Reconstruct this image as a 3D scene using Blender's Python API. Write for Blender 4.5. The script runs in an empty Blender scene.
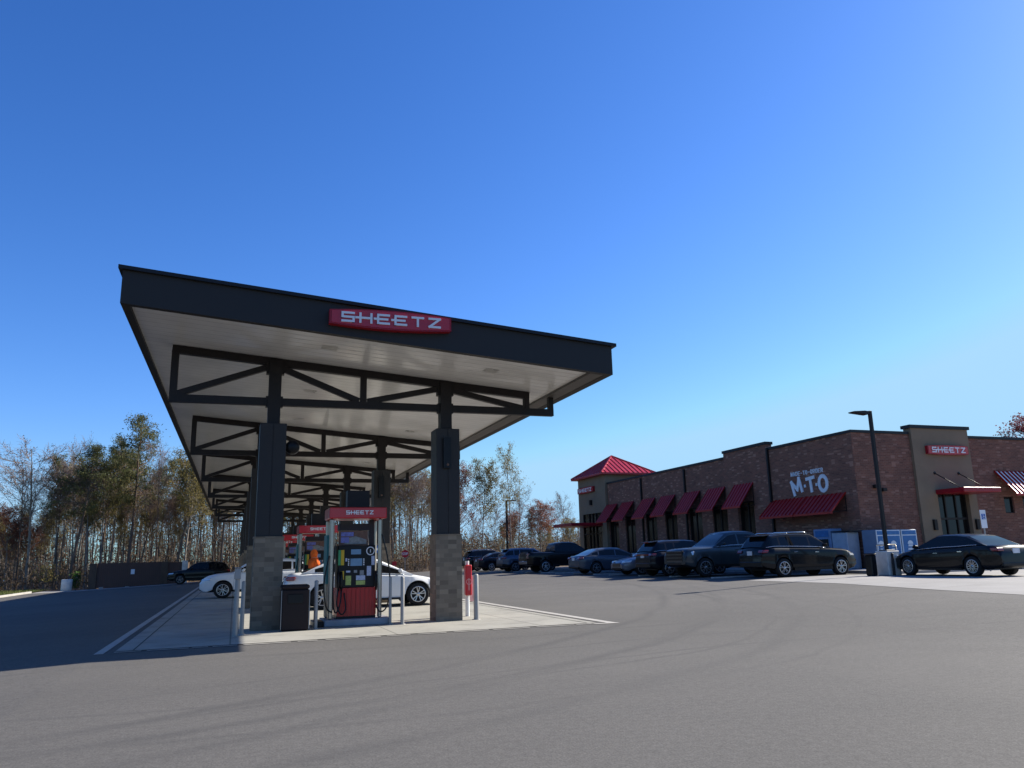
import bpy, bmesh, math, random
from mathutils import Vector, Matrix, Euler
R = math.radians
S = bpy.context.scene
COL = S.collection
rnd = random.Random(7)

# ------------------------------------------------------------------ helpers
class MB:
    """collects vertices and faces; build() links them as ONE mesh object"""
    def __init__(s): s.v = []; s.f = []; s.mi = []; s.sm = []
    def face(s, pts, mi=0, sm=False):
        n = len(s.v); s.v += [Vector(p) for p in pts]
        s.f.append(tuple(range(n, n + len(pts)))); s.mi.append(mi); s.sm.append(sm)
    def mesh(s, vs, fs, mi=0, sm=False):
        n = len(s.v); s.v += [Vector(p) for p in vs]
        for f in fs:
            s.f.append(tuple(i + n for i in f)); s.mi.append(mi); s.sm.append(sm)
    def obox(s, c, ax, ay, az, mi=0):
        c, ax, ay, az = Vector(c), Vector(ax), Vector(ay), Vector(az)
        vs = [c + ax*i + ay*j + az*k for k in (-1, 1) for j in (-1, 1) for i in (-1, 1)]
        fs = [(0,2,3,1),(4,5,7,6),(0,1,5,4),(2,6,7,3),(0,4,6,2),(1,3,7,5)]
        if ax.cross(ay).dot(az) < 0: fs = [f[::-1] for f in fs]
        s.mesh(vs, fs, mi)
    def box(s, x0, x1, y0, y1, z0, z1, mi=0):
        s.obox(((x0+x1)/2,(y0+y1)/2,(z0+z1)/2), ((x1-x0)/2,0,0),(0,(y1-y0)/2,0),(0,0,(z1-z0)/2), mi)
    def bar(s, p, q, w, h, up=(0,0,1), mi=0):
        p, q = Vector(p), Vector(q); d = q-p; L = d.length; d.normalize()
        up = Vector(up); side = d.cross(up)
        if side.length < 1e-4: side = d.cross(Vector((1,0,0)))
        side.normalize(); u = side.cross(d)
        s.obox((p+q)/2, d*L/2, side*w/2, u*h/2, mi)
    def tube(s, pts, rad, n=8, mi=0, sm=True, caps=True):
        pts = [Vector(p) for p in pts]
        if not hasattr(rad, '__len__'): rad = [rad]*len(pts)
        vs = []; prev = None
        for i, p in enumerate(pts):
            d = (pts[min(i+1, len(pts)-1)] - pts[max(i-1, 0)]).normalized()
            if prev is None:
                a = d.cross(Vector((0,0,1)))
                if a.length < 1e-3: a = d.cross(Vector((1,0,0)))
            else: a = prev - d*prev.dot(d)
            a.normalize(); prev = a; b = d.cross(a)
            for k in range(n):
                t = 2*math.pi*k/n; vs.append(p + (a*math.cos(t) + b*math.sin(t))*rad[i])
        fs = []
        for i in range(len(pts)-1):
            for k in range(n):
                fs.append((i*n+k, i*n+(k+1)%n, (i+1)*n+(k+1)%n, (i+1)*n+k))
        s.mesh(vs, fs, mi, sm)
        if caps:
            m = len(s.v) - len(vs)
            s.f.append(tuple(m+k for k in range(n))[::-1]); s.mi.append(mi); s.sm.append(False)
            s.f.append(tuple(m+(len(pts)-1)*n+k for k in range(n))); s.mi.append(mi); s.sm.append(False)
    def lathe(s, prof, n=24, c=(0,0,0), axis='Z', mi=0, sm=True, arc=None):
        vs = []; c = Vector(c)
        for r, h in prof:
            for k in range(n):
                t = 2*math.pi*k/n; a, b = r*math.cos(t), r*math.sin(t)
                vs.append(c + Vector({'Z':(a,b,h),'Y':(b,h,a),'X':(h,a,b)}[axis]))
        fs = []
        for i in range(len(prof)-1):
            for k in range(n): fs.append((i*n+k, i*n+(k+1)%n, (i+1)*n+(k+1)%n, (i+1)*n+k))
        s.mesh(vs, fs, mi, sm)
    def prism(s, poly, o, a, b, n, mi=0):
        """2-D polygon (ccw in a,b) at o, extruded along n"""
        o, a, b, n = Vector(o), Vector(a), Vector(b), Vector(n)
        p0 = [o + a*x + b*y for x, y in poly]; p1 = [p + n for p in p0]; k = len(poly)
        s.face(p1, mi); s.face(p0[::-1], mi)
        for i in range(k):
            j = (i+1) % k; s.face([p0[i], p0[j], p1[j], p1[i]], mi)
    def build(s, name, mats, parent=None, local=False, bevel=0, merge=False):
        off = Vector((0,0,0))
        if parent is not None and not local:
            t = parent
            while t is not None: off += t.location; t = t.parent
        me = bpy.data.meshes.new(name)
        me.from_pydata([v - off for v in s.v], [], s.f)
        if not isinstance(mats, (list, tuple)): mats = [mats]
        for m in mats: me.materials.append(m)
        me.polygons.foreach_set('material_index', s.mi)
        me.polygons.foreach_set('use_smooth', s.sm)
        uv = me.uv_layers.new(name='UVMap').data
        for p in me.polygons:
            n = p.normal; ax = max(range(3), key=lambda i: abs(n[i]))
            for li in p.loop_indices:
                v = s.v[me.loops[li].vertex_index]
                uv[li].uv = ((v.y, v.z), (v.x, v.z), (v.x, v.y))[ax]
        if merge or bevel:
            bm = bmesh.new(); bm.from_mesh(me)
            if merge: bmesh.ops.remove_doubles(bm, verts=bm.verts, dist=1e-4)
            if merge:
                for e in bm.edges:
                    if len(e.link_faces) == 2 and e.calc_face_angle(0) > R(38): e.smooth = False
            if bevel:
                bmesh.ops.bevel(bm, geom=[e for e in bm.edges if len(e.link_faces) == 2 and e.calc_face_angle(0) > R(50)], offset=bevel, segments=1, affect='EDGES')
            bm.to_mesh(me); bm.free()
        o = bpy.data.objects.new(name, me); COL.objects.link(o)
        if parent is not None: o.parent = parent
        return o

def tag(o, label=None, cat=None, group=None, kind=None):
    if label: o['label'] = label
    if cat: o['category'] = cat
    if group: o['group'] = group
    if kind: o['kind'] = kind
    return o
def thing(name, loc, label, cat, group=None, rz=0):
    o = bpy.data.objects.new(name, None); COL.objects.link(o); o.location = loc
    o.rotation_euler = (0,0,rz); o.empty_display_size = .2
    bpy.context.view_layer.update()
    return tag(o, label, cat, group)
def copy_tree(o, parent=None):
    c = o.copy(); COL.objects.link(c)
    if parent is not None: c.parent = parent
    for ch in list(o.children): copy_tree(ch, c)
    return c

# ------------------------------------------------------------------ materials
class N:
    def __init__(s, name):
        s.m = bpy.data.materials.new(name); s.m.use_nodes = True
        s.t = s.m.node_tree; s.b = s.t.nodes['Principled BSDF']
    def n(s, typ, **kw):
        x = s.t.nodes.new(typ)
        for k, v in kw.items():
            if k.startswith('i_'):
                x.inputs[k[2:].replace('_', ' ')].default_value = v
            else: setattr(x, k, v)
        return x
    def l(s, a, b): s.t.links.new(a, b)
    def coords(s, kind='Object'): return s.n('ShaderNodeTexCoord').outputs[kind]
    def noise(s, scale, detail=4, vec=None, rough=.6):
        x = s.n('ShaderNodeTexNoise'); x.inputs['Scale'].default_value = scale
        x.inputs['Detail'].default_value = detail; x.inputs['Roughness'].default_value = rough
        s.l(vec if vec is not None else s.coords(), x.inputs['Vector']); return x.outputs['Fac']
    def ramp(s, fac, stops):
        x = s.n('ShaderNodeValToRGB'); e = x.color_ramp.elements
        while len(e) < len(stops): e.new(.5)
        for i, (p, c) in enumerate(stops):
            e[i].position = p; e[i].color = (c, c, c, 1) if not hasattr(c, '__len__') else (*c, 1)
        s.l(fac, x.inputs[0]); return x.outputs[0]
    def mix(s, fac, a, b, mode='MIX'):
        x = s.n('ShaderNodeMix', data_type='RGBA', blend_type=mode)
        for sock, v in ((x.inputs[0], fac), (x.inputs[6], a), (x.inputs[7], b)):
            if hasattr(v, 'is_linked'): s.l(v, sock)
            elif hasattr(v, '__len__'): sock.default_value = (*v, 1)
            else: sock.default_value = v
        return x.outputs[2]
    def math(s, op, a, b=0, c=0):
        x = s.n('ShaderNodeMath', operation=op)
        for i, v in enumerate((a, b, c)):
            if hasattr(v, 'is_linked'): s.l(v, x.inputs[i])
            else: x.inputs[i].default_value = v
        return x.outputs[0]
    def bump(s, h, strength=.3, dist=.01):
        x = s.n('ShaderNodeBump'); x.inputs['Strength'].default_value = strength; x.inputs['Distance'].default_value = dist
        s.l(h, x.inputs['Height']); s.l(x.outputs[0], s.b.inputs['Normal'])
    def set(s, **kw):
        for k, v in kw.items():
            i = s.b.inputs[{'rough':'Roughness','metal':'Metallic','coat':'Coat Weight','spec':'Specular IOR Level','color':'Base Color'}[k]]
            if hasattr(v, 'is_linked'): s.l(v, i)
            else: i.default_value = (*v, 1) if hasattr(v, '__len__') else v
        return s
def plain(name, c, rough=.5, metal=0, coat=0, var=.18, scale=3, bump=0):
    m = N(name); f = m.noise(scale, 5)
    lo = [x*(1-var) for x in c]; hi = [min(1, x*(1+var)) for x in c]
    m.set(color=m.ramp(f, [(.3, lo), (.7, hi)]), metal=metal, coat=coat, spec=.5 if rough < .36 else .25)
    m.set(rough=m.ramp(f, [(.3, max(.02, rough-.06)), (.7, min(1, rough+.06))]))
    if bump: m.bump(m.noise(scale*8, 3), bump, .01)
    return m.m

M = {}
def mat_asphalt():
    m = N('asphalt'); co = m.coords()
    big = m.noise(.11, 4, co); mid = m.noise(.9, 5, co); fine = m.noise(55, 3, co, .7)
    base = m.mix(m.ramp(big, [(.35, 0.), (.65, 1.)]), (.088,.083,.078), (.116,.109,.101))
    base = m.mix(m.math('MULTIPLY', m.ramp(mid, [(.35, 0.), (.68, 1.)]), .35), base, (.073,.070,.067))
    base = m.mix(.55, base, m.ramp(fine, [(.30, .22), (.5, .5), (.70, .82)]), 'OVERLAY')
    base = m.mix(.5, base, m.ramp(m.noise(14, 4, co), [(.3, .36), (.7, .64)]), 'OVERLAY')
    # sparse pale stones in the wearing course
    vor = m.n('ShaderNodeTexVoronoi'); vor.inputs['Scale'].default_value = 26; m.l(co, vor.inputs['Vector'])
    st = m.ramp(vor.outputs['Distance'], [(.0, 1.), (.09, 0.)])
    spot = m.math('MULTIPLY', st, m.ramp(m.noise(4, 2, co), [(.58, 0.), (.66, 1.)]))
    base = m.mix(m.math('MULTIPLY', spot, .5), base, (.3,.29,.28))
    # rubber scuffs left by turning tyres: rings of fixed centre and radius, broken up by noise
    sep = m.n('ShaderNodeSeparateXYZ'); m.l(co, sep.inputs[0])
    tot = None
    wob = m.math('MULTIPLY', m.math('SUBTRACT', m.noise(.35, 2, co), .5), .5)
    for cx, cy, r, w, k in ((-8.96,30.14,24.1,.18,.42),(-8.96,30.14,25.75,.24,.32),(-17.5,37.8,33.9,.2,.45),(-17.5,37.8,35.4,.2,.3),(10.3,-13.5,24.3,.09,.36),(10.3,-13.5,25.9,.09,.3),(.17,21.7,12.9,.09,.34),(.17,21.7,14.4,.1,.3),(-3,60,47,.2,.25)):
        dx = m.math('SUBTRACT', sep.outputs[0], cx); dy = m.math('SUBTRACT', sep.outputs[1], cy)
        d = m.math('SQRT', m.math('ADD', m.math('MULTIPLY', dx, dx), m.math('MULTIPLY', dy, dy)))
        e = m.math('ABSOLUTE', m.math('SUBTRACT', m.math('ADD', d, wob), r))
        g = m.math('MULTIPLY', m.math('SMOOTH_MIN', 1, m.math('MAXIMUM', m.math('SUBTRACT', 1, m.math('DIVIDE', e, w)), 0), .2), k)
        g = m.math('MAXIMUM', g, 0)
        tot = g if tot is None else m.math('MAXIMUM', tot, g)
    tot = m.math('MULTIPLY', tot, m.ramp(m.noise(.22, 3, co), [(.34, .15), (.58, 1.)]))
    base = m.mix(tot, base, (.045,.044,.045))
    # oil spots
    base = m.mix(m.ramp(m.noise(1.7, 2, co), [(.76, 0.), (.82, .6)]), base, (.05,.05,.05))
    m.set(color=base, rough=.92, spec=.25); m.bump(fine, .5, .006); return m.m
def mat_concrete(name, c, jx=3.0, jy=3.0, stain=.35):
    m = N(name); co = m.coords()
    big = m.noise(.5, 5, co); fine = m.noise(40, 3, co)
    col = m.mix(m.ramp(big, [(.3, 0.), (.7, 1.)]), [x*.8 for x in c], c)
    col = m.mix(m.math('MULTIPLY', m.ramp(m.noise(1.3, 4, co), [(.5, 0.), (.75, 1.)]), stain), col, [x*.45 for x in c])
    col = m.mix(.3, col, m.ramp(fine, [(.3, .35), (.7, .65)]), 'OVERLAY')
    if jx:
        sep = m.n('ShaderNodeSeparateXYZ'); m.l(co, sep.inputs[0])
        for o, j in ((0, jx), (1, jy)):
            d = m.math('PINGPONG', sep.outputs[o], j/2)
            col = m.mix(m.ramp(d, [(0, 1.), (.02/1, 0.)]), col, [x*.28 for x in c])
    m.set(color=col, rough=.85, spec=.3); m.bump(fine, .25, .004); return m.m
def mat_brick(name, cols, mortar, w=.4, h=.1, dark=.25):
    m = N(name); uv = m.coords('UV')
    br = m.n('ShaderNodeTexBrick'); m.l(uv, br.inputs['Vector'])
    br.inputs['Scale'].default_value = 1; br.inputs['Brick Width'].default_value = w; br.inputs['Row Height'].default_value = h
    br.inputs['Mortar Size'].default_value = .006; br.inputs['Mortar Smooth'].default_value = .3
    br.inputs['Color1'].default_value = (*cols[0],1); br.inputs['Color2'].default_value = (*cols[1],1); br.inputs['Mortar'].default_value = (*mortar,1)
    # single bricks burnt paler or darker
    vm = m.n('ShaderNodeVectorMath', operation='DIVIDE'); m.l(uv, vm.inputs[0]); vm.inputs[1].default_value = (w, h, 1)
    vf = m.n('ShaderNodeVectorMath', operation='FLOOR'); m.l(vm.outputs[0], vf.inputs[0])
    wn = m.n('ShaderNodeTexWhiteNoise'); m.l(vf.outputs[0], wn.inputs['Vector'])
    col = m.mix(m.ramp(wn.outputs['Value'], [(.86, 0.), (.94, .55)]), br.outputs['Color'], cols[2])
    col = m.mix(m.ramp(wn.outputs['Value'], [(.06, dark), (.14, 0.)]), col, (.03,.022,.02))
    col = m.mix(m.ramp(m.noise(.6, 4, uv), [(.35, .22), (.6, 0.)]), col, (.05,.04,.036))
    m.set(color=col, rough=.9, spec=.2); m.bump(br.outputs['Fac'], .4, -.006); return m.m
def mat_paint(name, c, metal=.25, rough=.32, flake=True):
    m = N(name); f = m.noise(2.5, 3)
    m.set(color=m.ramp(f, [(.3, [x*.9 for x in c]), (.7, c)]), metal=metal, rough=rough, coat=.3, spec=.15)
    # road film, heavier low on the body
    m.b.inputs['Coat Roughness'].default_value = .06
    return m.m
def mat_ribbed(name, c, period=.3, axis=1, rough=.4, metal=.2, line=.55):
    m = N(name); co = m.coords(); sep = m.n('ShaderNodeSeparateXYZ'); m.l(co, sep.inputs[0])
    d = m.math('PINGPONG', sep.outputs[axis], period/2)
    f = m.noise(1.2, 4, co)
    m.set(color=m.mix(m.ramp(d, [(0, line), (.02, 0.)]), m.ramp(f, [(.3, [x*.85 for x in c]), (.7, c)]), [x*.45 for x in c]), rough=rough, metal=metal)
    m.bump(m.ramp(d, [(0, 0.), (.03, 1.)]), .4, .01); return m.m
def mat_leaf(name, c1, c2, c3, trans=.35):
    m = N(name); g = m.n('ShaderNodeNewGeometry')
    f = m.noise(.55, 3); rp = g.outputs['Random Per Island']
    col = m.mix(rp, c1, c2); col = m.mix(m.ramp(f, [(.42, 0.), (.6, 1.)]), col, c3)
    oi = m.n('ShaderNodeObjectInfo')
    col = m.mix(m.math('MULTIPLY', oi.outputs['Random'], .3), col, [x*.6 for x in c1])
    m.set(color=col, rough=.75, spec=.2)
    tr = m.n('ShaderNodeBsdfTranslucent'); m.l(col, tr.inputs['Color'])
    mx = m.n('ShaderNodeMixShader'); mx.inputs[0].default_value = trans
    out = m.t.nodes['Material Output']; m.l(m.b.outputs[0], mx.inputs[1]); m.l(tr.outputs[0], mx.inputs[2]); m.l(mx.outputs[0], out.inputs[0])
    return m.m
def mat_bark(name, c):
    m = N(name); mp = m.n('ShaderNodeMapping'); m.l(m.coords(), mp.inputs[0]); mp.inputs['Scale'].default_value = (6, 6, .8)
    f = m.noise(1.5, 5, mp.outputs[0])
    oi = m.n('ShaderNodeObjectInfo')
    col = m.ramp(f, [(.3, [x*.55 for x in c]), (.7, [x*1.25 for x in c])])
    col = m.mix(m.math('MULTIPLY', oi.outputs['Random'], .45), col, [x*.45 for x in c])
    m.set(color=col, rough=.95, spec=.1); m.bump(f, .5, .02); return m.m
def mat_glass(name, c=(.006,.007,.009), rough=.03):
    m = N(name); m.set(color=c, rough=rough, spec=.3)
    f = m.noise(1.1, 2); m.bump(f, .02, .02); return m.m

M['asphalt'] = mat_asphalt()
M['concrete'] = mat_concrete('pad_concrete', (.34,.325,.285), 2.96, 2.96, .6)
M['apron'] = mat_concrete('apron_concrete', (.30,.288,.275), 3.4, 3.4, .2)
M['kerb'] = mat_concrete('kerb_concrete', (.42,.40,.37), 0, 0, .3)
M['seam'] = plain('sealed_joint', (.05,.05,.05), .9)
M['brick'] = mat_brick('store_brick', ((.235,.098,.066),(.165,.074,.054),(.36,.20,.15)), (.25,.165,.125), .24, .08)
M['brickd'] = mat_brick('store_brick_dark', ((.26,.112,.076),(.19,.092,.066),(.48,.27,.19)), (.27,.165,.12), .24, .08)
M['colbrick'] = mat_brick('column_block', ((.235,.185,.135),(.165,.135,.10),(.31,.25,.18)), (.21,.17,.125), .2, .1, .3)
M['eifs'] = plain('tan_stucco', (.225,.165,.11), .9, var=.12, scale=.8, bump=.15)
M['steel'] = plain('dark_bronze_steel', (.022,.018,.017), .5, .2)
M['clad'] = plain('charcoal_cladding', (.030,.027,.026), .5, 0, var=.1)
M['fascia'] = plain('charcoal_fascia', (.030,.027,.025), .55, 0, var=.12, scale=.7)
M['cap'] = plain('black_coping', (.02,.021,.024), .45, .3)
M['soffit'] = mat_ribbed('ribbed_soffit', (.80,.785,.755), .305, 1, .17, 0, .13)
M['gutter'] = plain('taupe_gutter', (.11,.10,.09), .5)
M['red'] = plain('red_sign_face', (.46,.010,.018), .35, 0, .3, var=.1)
M['redd'] = plain('red_sign_edge', (.30,.008,.018), .4, 0, .2, var=.1)
M['letter'] = plain('white_letters', (.75,.75,.76), .4, var=.05)
M['dl'] = plain('downlight_lens', (.42,.41,.38), .3)
M['twig'] = mat_bark('reddish_twigs', (.25,.175,.145))
M['letterblue'] = plain('pale_letters', (.74,.78,.82), .5, var=.06)
M['awn'] = mat_ribbed('red_standing_seam', (.42,.016,.012), .3, 1, .35, .2)
M['awnx'] = mat_ribbed('red_standing_seam_front', (.42,.016,.012), .3, 0, .35, .2)
M['roofred'] = plain('red_roof_metal', (.42,.018,.022), .35, .15, var=.12)
M['stain'] = plain('brushed_stainless', (.42,.375,.31), .25, .6, var=.03, scale=.7)
M['galv'] = plain('galvanised_post', (.30,.29,.275), .5, .15, var=.08)
M['white'] = plain('white_enamel', (.74,.74,.72), .4, var=.06)
M['black'] = plain('black_plastic', (.008,.008,.009), .4)
M['dark'] = plain('charcoal_plastic', (.032,.026,.027), .55, var=.15)
M['brownbin'] = plain('dark_brown_bin', (.017,.011,.011), .7, var=.15)
M['rubber'] = plain('tyre_rubber', (.014,.014,.015), .85)
M['alloy'] = plain('alloy_rim', (.50,.50,.50), .3, .85, var=.1)
M['alloyd'] = plain('dull_rim', (.22,.22,.23), .4, .8, var=.1)
M['glass'] = mat_glass('tinted_glass')
M['shopglass'] = mat_glass('shop_glass', (.008,.008,.008), .10)
M['chrome'] = plain('chrome_trim', (.7,.7,.72), .12, 1, var=.04)
M['headlamp'] = plain('headlamp_lens', (.62,.66,.68), .12, .3, .6, var=.2, scale=9)
M['taillamp'] = plain('taillamp_lens', (.16,.004,.006), .2, 0, .6, var=.25, scale=9)
M['plate'] = plain('number_plate', (.6,.62,.64), .5)
M['islandblue'] = plain('island_skirt', (.24,.26,.29), .5)
M['padred'] = mat_ribbed('ribbed_red_panel', (.42,.012,.010), .09, 0, .35, .1)
M['teal'] = plain('teal_sticker', (.04,.17,.17), .5)
M['green'] = plain('green_grip', (.06,.28,.12), .5)
M['yellow'] = plain('yellow_grip', (.55,.36,.03), .5)
M['lcd'] = plain('blue_grey_display', (.13,.24,.36), .3)
M['sticker'] = plain('pale_sticker', (.42,.46,.58), .5, var=.25, scale=30)
M['lime'] = plain('lime_label', (.36,.42,.12), .5, var=.25, scale=25)
M['adbrown'] = plain('advert_brown', (.15,.085,.06), .5, var=.35, scale=12)
M['adblue'] = plain('advert_violet', (.16,.17,.40), .5, var=.3, scale=20)
M['adgrey'] = plain('advert_grey', (.22,.23,.22), .5, var=.3, scale=14)
M['iceblue'] = plain('ice_blue_panel', (.045,.16,.36), .4, var=.2, scale=4)
M['icewhite'] = plain('ice_white_panel', (.62,.68,.72), .4, var=.08)
M['icebody'] = plain('ice_body', (.15,.21,.30), .45, var=.1)
M['palegrey'] = plain('pale_grey_cabinet', (.40,.44,.50), .45, var=.12)
M['paleblue'] = plain('pale_blue_cabinet', (.20,.28,.42), .45, var=.15)
M['signblue'] = plain('sign_blue', (.03,.12,.42), .4)
M['stopred'] = plain('stop_red', (.45,.02,.03), .4)
M['orange'] = plain('orange_fleece', (.75,.13,.02), .9, var=.2, scale=9, bump=.3)
M['jeans'] = plain('dark_jeans', (.03,.04,.07), .9, bump=.2)
M['skin'] = plain('skin', (.42,.25,.17), .6)
M['pink'] = plain('pale_pink_sheet', (.60,.34,.34), .6, var=.2, scale=10)
M['wood'] = mat_ribbed('brown_slat_gate', (.095,.045,.030), .15, 0, .7, 0)
M['woodpost'] = plain('brown_post', (.10,.065,.045), .8, var=.2)
M['tanpost'] = plain('tan_block', (.62,.58,.52), .85)
M['soil'] = plain('leaf_litter', (.10,.068,.042), .95, var=.45, scale=1.1, bump=.6)
M['turf'] = plain('turf_base', (.075,.095,.025), .95, var=.35, scale=1.5, bump=.5)
M['grass'] = mat_leaf('grass_blades', (.09,.13,.03), (.14,.15,.05), (.17,.15,.06), .3)
M['bark_pine'] = mat_bark('pine_bark', (.16,.115,.09))
M['bark_grey'] = mat_bark('grey_bark', (.24,.205,.175))
M['bark_pale'] = mat_bark('pale_bark', (.28,.25,.22))
M['needles'] = mat_leaf('pine_needles', (.125,.135,.055), (.175,.165,.065), (.090,.100,.045), .4)
M['olive'] = mat_leaf('olive_leaves', (.22,.18,.06), (.27,.205,.07), (.16,.135,.055), .45)
M['rust'] = mat_leaf('rust_leaves', (.23,.085,.055), (.28,.13,.075), (.17,.075,.055), .4)
M['plum'] = mat_leaf('plum_leaves', (.17,.045,.06), (.22,.065,.06), (.11,.04,.05), .4)
M['brush'] = mat_leaf('dry_brush', (.17,.105,.065), (.21,.145,.085), (.10,.085,.05), .35)
M['shrub'] = mat_leaf('shrub_leaves', (.05,.12,.02), (.09,.16,.03), (.04,.08,.02), .3)
M['p_black'] = mat_paint('black_paint', (.005,.005,.006), 0, .3)
M['p_navy'] = mat_paint('dark_navy_paint', (.012,.012,.018), .3)
M['p_silver'] = mat_paint('silver_blue_paint', (.075,.09,.115), .4)
M['p_grey'] = mat_paint('slate_grey_paint', (.052,.066,.076), .5)
M['p_blue'] = mat_paint('steel_blue_paint', (.075,.10,.145), .4)
M['p_white'] = mat_paint('white_paint', (.72,.73,.75), .0, .35)
M['p_lav'] = mat_paint('silver_paint', (.17,.175,.20), .4)

# ------------------------------------------------------------------ ground
def sm(t): t = max(0, min(1, t)); return t*t*(3-2*t)
def gz(x):
    if x < -2: return -.42*min(1, (-2-x)/10)
    return .35*sm((x-9)/13)
XB = [-12, -2] + [9 + 13*i/8 for i in range(9)]
def sheet(name, x0, x1, y0, y1, dz, mat, kind='structure', ys=None):
    xs = sorted([x0, x1] + [b for b in XB if x0 < b < x1]); mb = MB()
    ys = ys or [y0, y1]
    vs = [(x, y, gz(x)+dz) for y in ys for x in xs]; n = len(xs)
    fs = [(j*n+i, j*n+i+1, (j+1)*n+i+1, (j+1)*n+i) for j in range(len(ys)-1) for i in range(n-1)]
    mb.mesh(vs, fs); o = mb.build(name, mat); tag(o, kind=kind); return o
sheet('ground', -600, 600, -300, 900, -.02, M['soil'])
a = MB()   # the lot: one asphalt sheet with a cut-out for the store, built as strips that butt
def strip(mb, x0, x1, y0, y1, dz):
    xs = sorted([x0, x1] + [b for b in XB if x0 < b < x1])
    for i in range(len(xs)-1):
        p, q = xs[i], xs[i+1]
        mb.face([(p,y0,gz(p)+dz),(q,y0,gz(q)+dz),(q,y1,gz(q)+dz),(p,y1,gz(p)+dz)])
strip(a, -14.3, 80, -60, 29.6, 0); strip(a, -14.3, 27.4, 29.6, 74, 0)
tag(a.build('asphalt_lot', M['asphalt'], merge=True), kind='structure')
# concrete pad under the canopy, its border strips and seams
p = MB(); p.face([(-1.79,15.0,.012),(7.15,15.45,.012),(7.15,77,.012),(-1.79,77,.012)])
tag(p.build('concrete_pad', M['concrete']), kind='structure')
p = MB()
p.face([(-2.07,14.72,.008),(-1.93,14.72,.008),(-1.93,77,.008),(-2.07,77,.008)])
p.face([(7.32,15.3,.008),(7.52,15.25,.008),(7.52,77,.008),(7.32,77,.008)])
p.face([(7.0,15.18,.009),(7.52,15.1,.009),(7.52,15.25,.009),(7.0,15.33,.009)])
rr = random.Random(3); x = -1.79
while x < 6.9:                      # broken edge strip along the front of the pad
    w = rr.uniform(.25, .9); t = (x+1.79)/8.94
    y = 14.84 + .43*t
    p.face([(x,y,.009),(min(x+w,7),y+.022,.009),(min(x+w,7),y+.10+rr.uniform(0,.03),.009),(x,y+.09,.009)]); x += w + rr.uniform(.04,.16)
tag(p.build('pad_border', M['kerb']), kind='structure')
p = MB(); p.face([(-1.53,15.02,.0165),(-1.505,15.02,.0165),(-1.505,77,.0165),(-1.53,77,.0165)])
p.face([(6.93,15.45,.0165),(6.955,15.45,.0165),(6.955,77,.0165),(6.93,77,.0165)])
tag(p.build('pad_seam', M['seam']), kind='structure')
# concrete apron in front of the store
a = MB()
poly = [(16.4,8),(17.6,16.5),(18.55,21.5),(18.5,26.2)]
xs_far = 80
for i in range(len(poly)-1):
    (xa,ya),(xb,yb) = poly[i], poly[i+1]
    cuts = [18.75, 20.375, 22]
    prev = (xa, xb)
    for c in cuts + [xs_far]:
        a.face([(prev[0],ya,gz(prev[0])+.006),(c,ya,gz(c)+.006),(c,yb,gz(c)+.006),(prev[1],yb,gz(prev[1])+.006)]); prev = (c, c)
a.face([(16.4,8,gz(16.4)+.006),(15.2,-40,gz(15.2)+.006),(80,-40,.356),(80,8,.356)])
tag(a.build('concrete_apron', M['apron']), kind='structure')
# worn white stall lines between the parked cars
p = MB()
for y in (29.2, 32.6, 35.6, 38.9, 40.9, 43.7, 46.45, 49.0, 51.9, 54.5, 57.3, 60.2, 63.2):
    p.box(18.9, 24.4, y-.05, y+.05, gz(21)-.05, gz(24)+.006)
tag(p.build('stall_markings', plain('worn_white_line', (.42,.42,.40), .8, var=.3, scale=6)), kind='structure')
a = MB(); a.box(24.75,27.5,25.2,62,.2,.48); a.box(27.5,60,25.2,29.69,.2,.479)
tag(a.build('sidewalk', M['apron'], bevel=.02), kind='structure')
# left kerb, grass verge, apron of the enclosure
a = MB(); a.box(-14.45,-14.3,-60,69.5,-.6,-.29)
tag(a.build('kerb', M['kerb'], bevel=.02), kind='structure')
a = MB(); a.face([(-14,66.5,-.232),(-12,66.5,-.232),(-2,68.2,.016),(-2,74,.016),(-12,74,-.232),(-14,74,-.232)])
a = MB()
for (xa,xb) in ((-14.3,-12),(-12,-2),(-2,1)):
    ya = 68.6+.1*(xa+12); yb = 68.6+.1*(xb+12)
    a.face([(xa,ya,gz(xa)+.006),(xb,yb,gz(xb)+.006),(xb,74,gz(xb)+.006),(xa,74,gz(xa)+.006)])
tag(a.build('enclosure_apron', M['apron']), kind='structure')
sheet('verge', -80, -14.45, 20, 77, .06, M['turf'])
g = MB(); rg = random.Random(5)
for i in range(9000):
    x = -14.5 - abs(rg.gauss(0, 7)); y = rg.uniform(48, 76); h = rg.uniform(.05,.16); t = rg.uniform(0, 6.28)
    d = Vector((math.cos(t), math.sin(t), 0)); b = Vector((x, y, -.365)); w = .035
    g.face([b - d*w, b + d*w, b + Vector((rg.gauss(0,.05), rg.gauss(0,.05), h))])
tag(g.build('grass', M['grass']), 'short green grass on the verge left of the lot', 'grass', kind='stuff')

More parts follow.
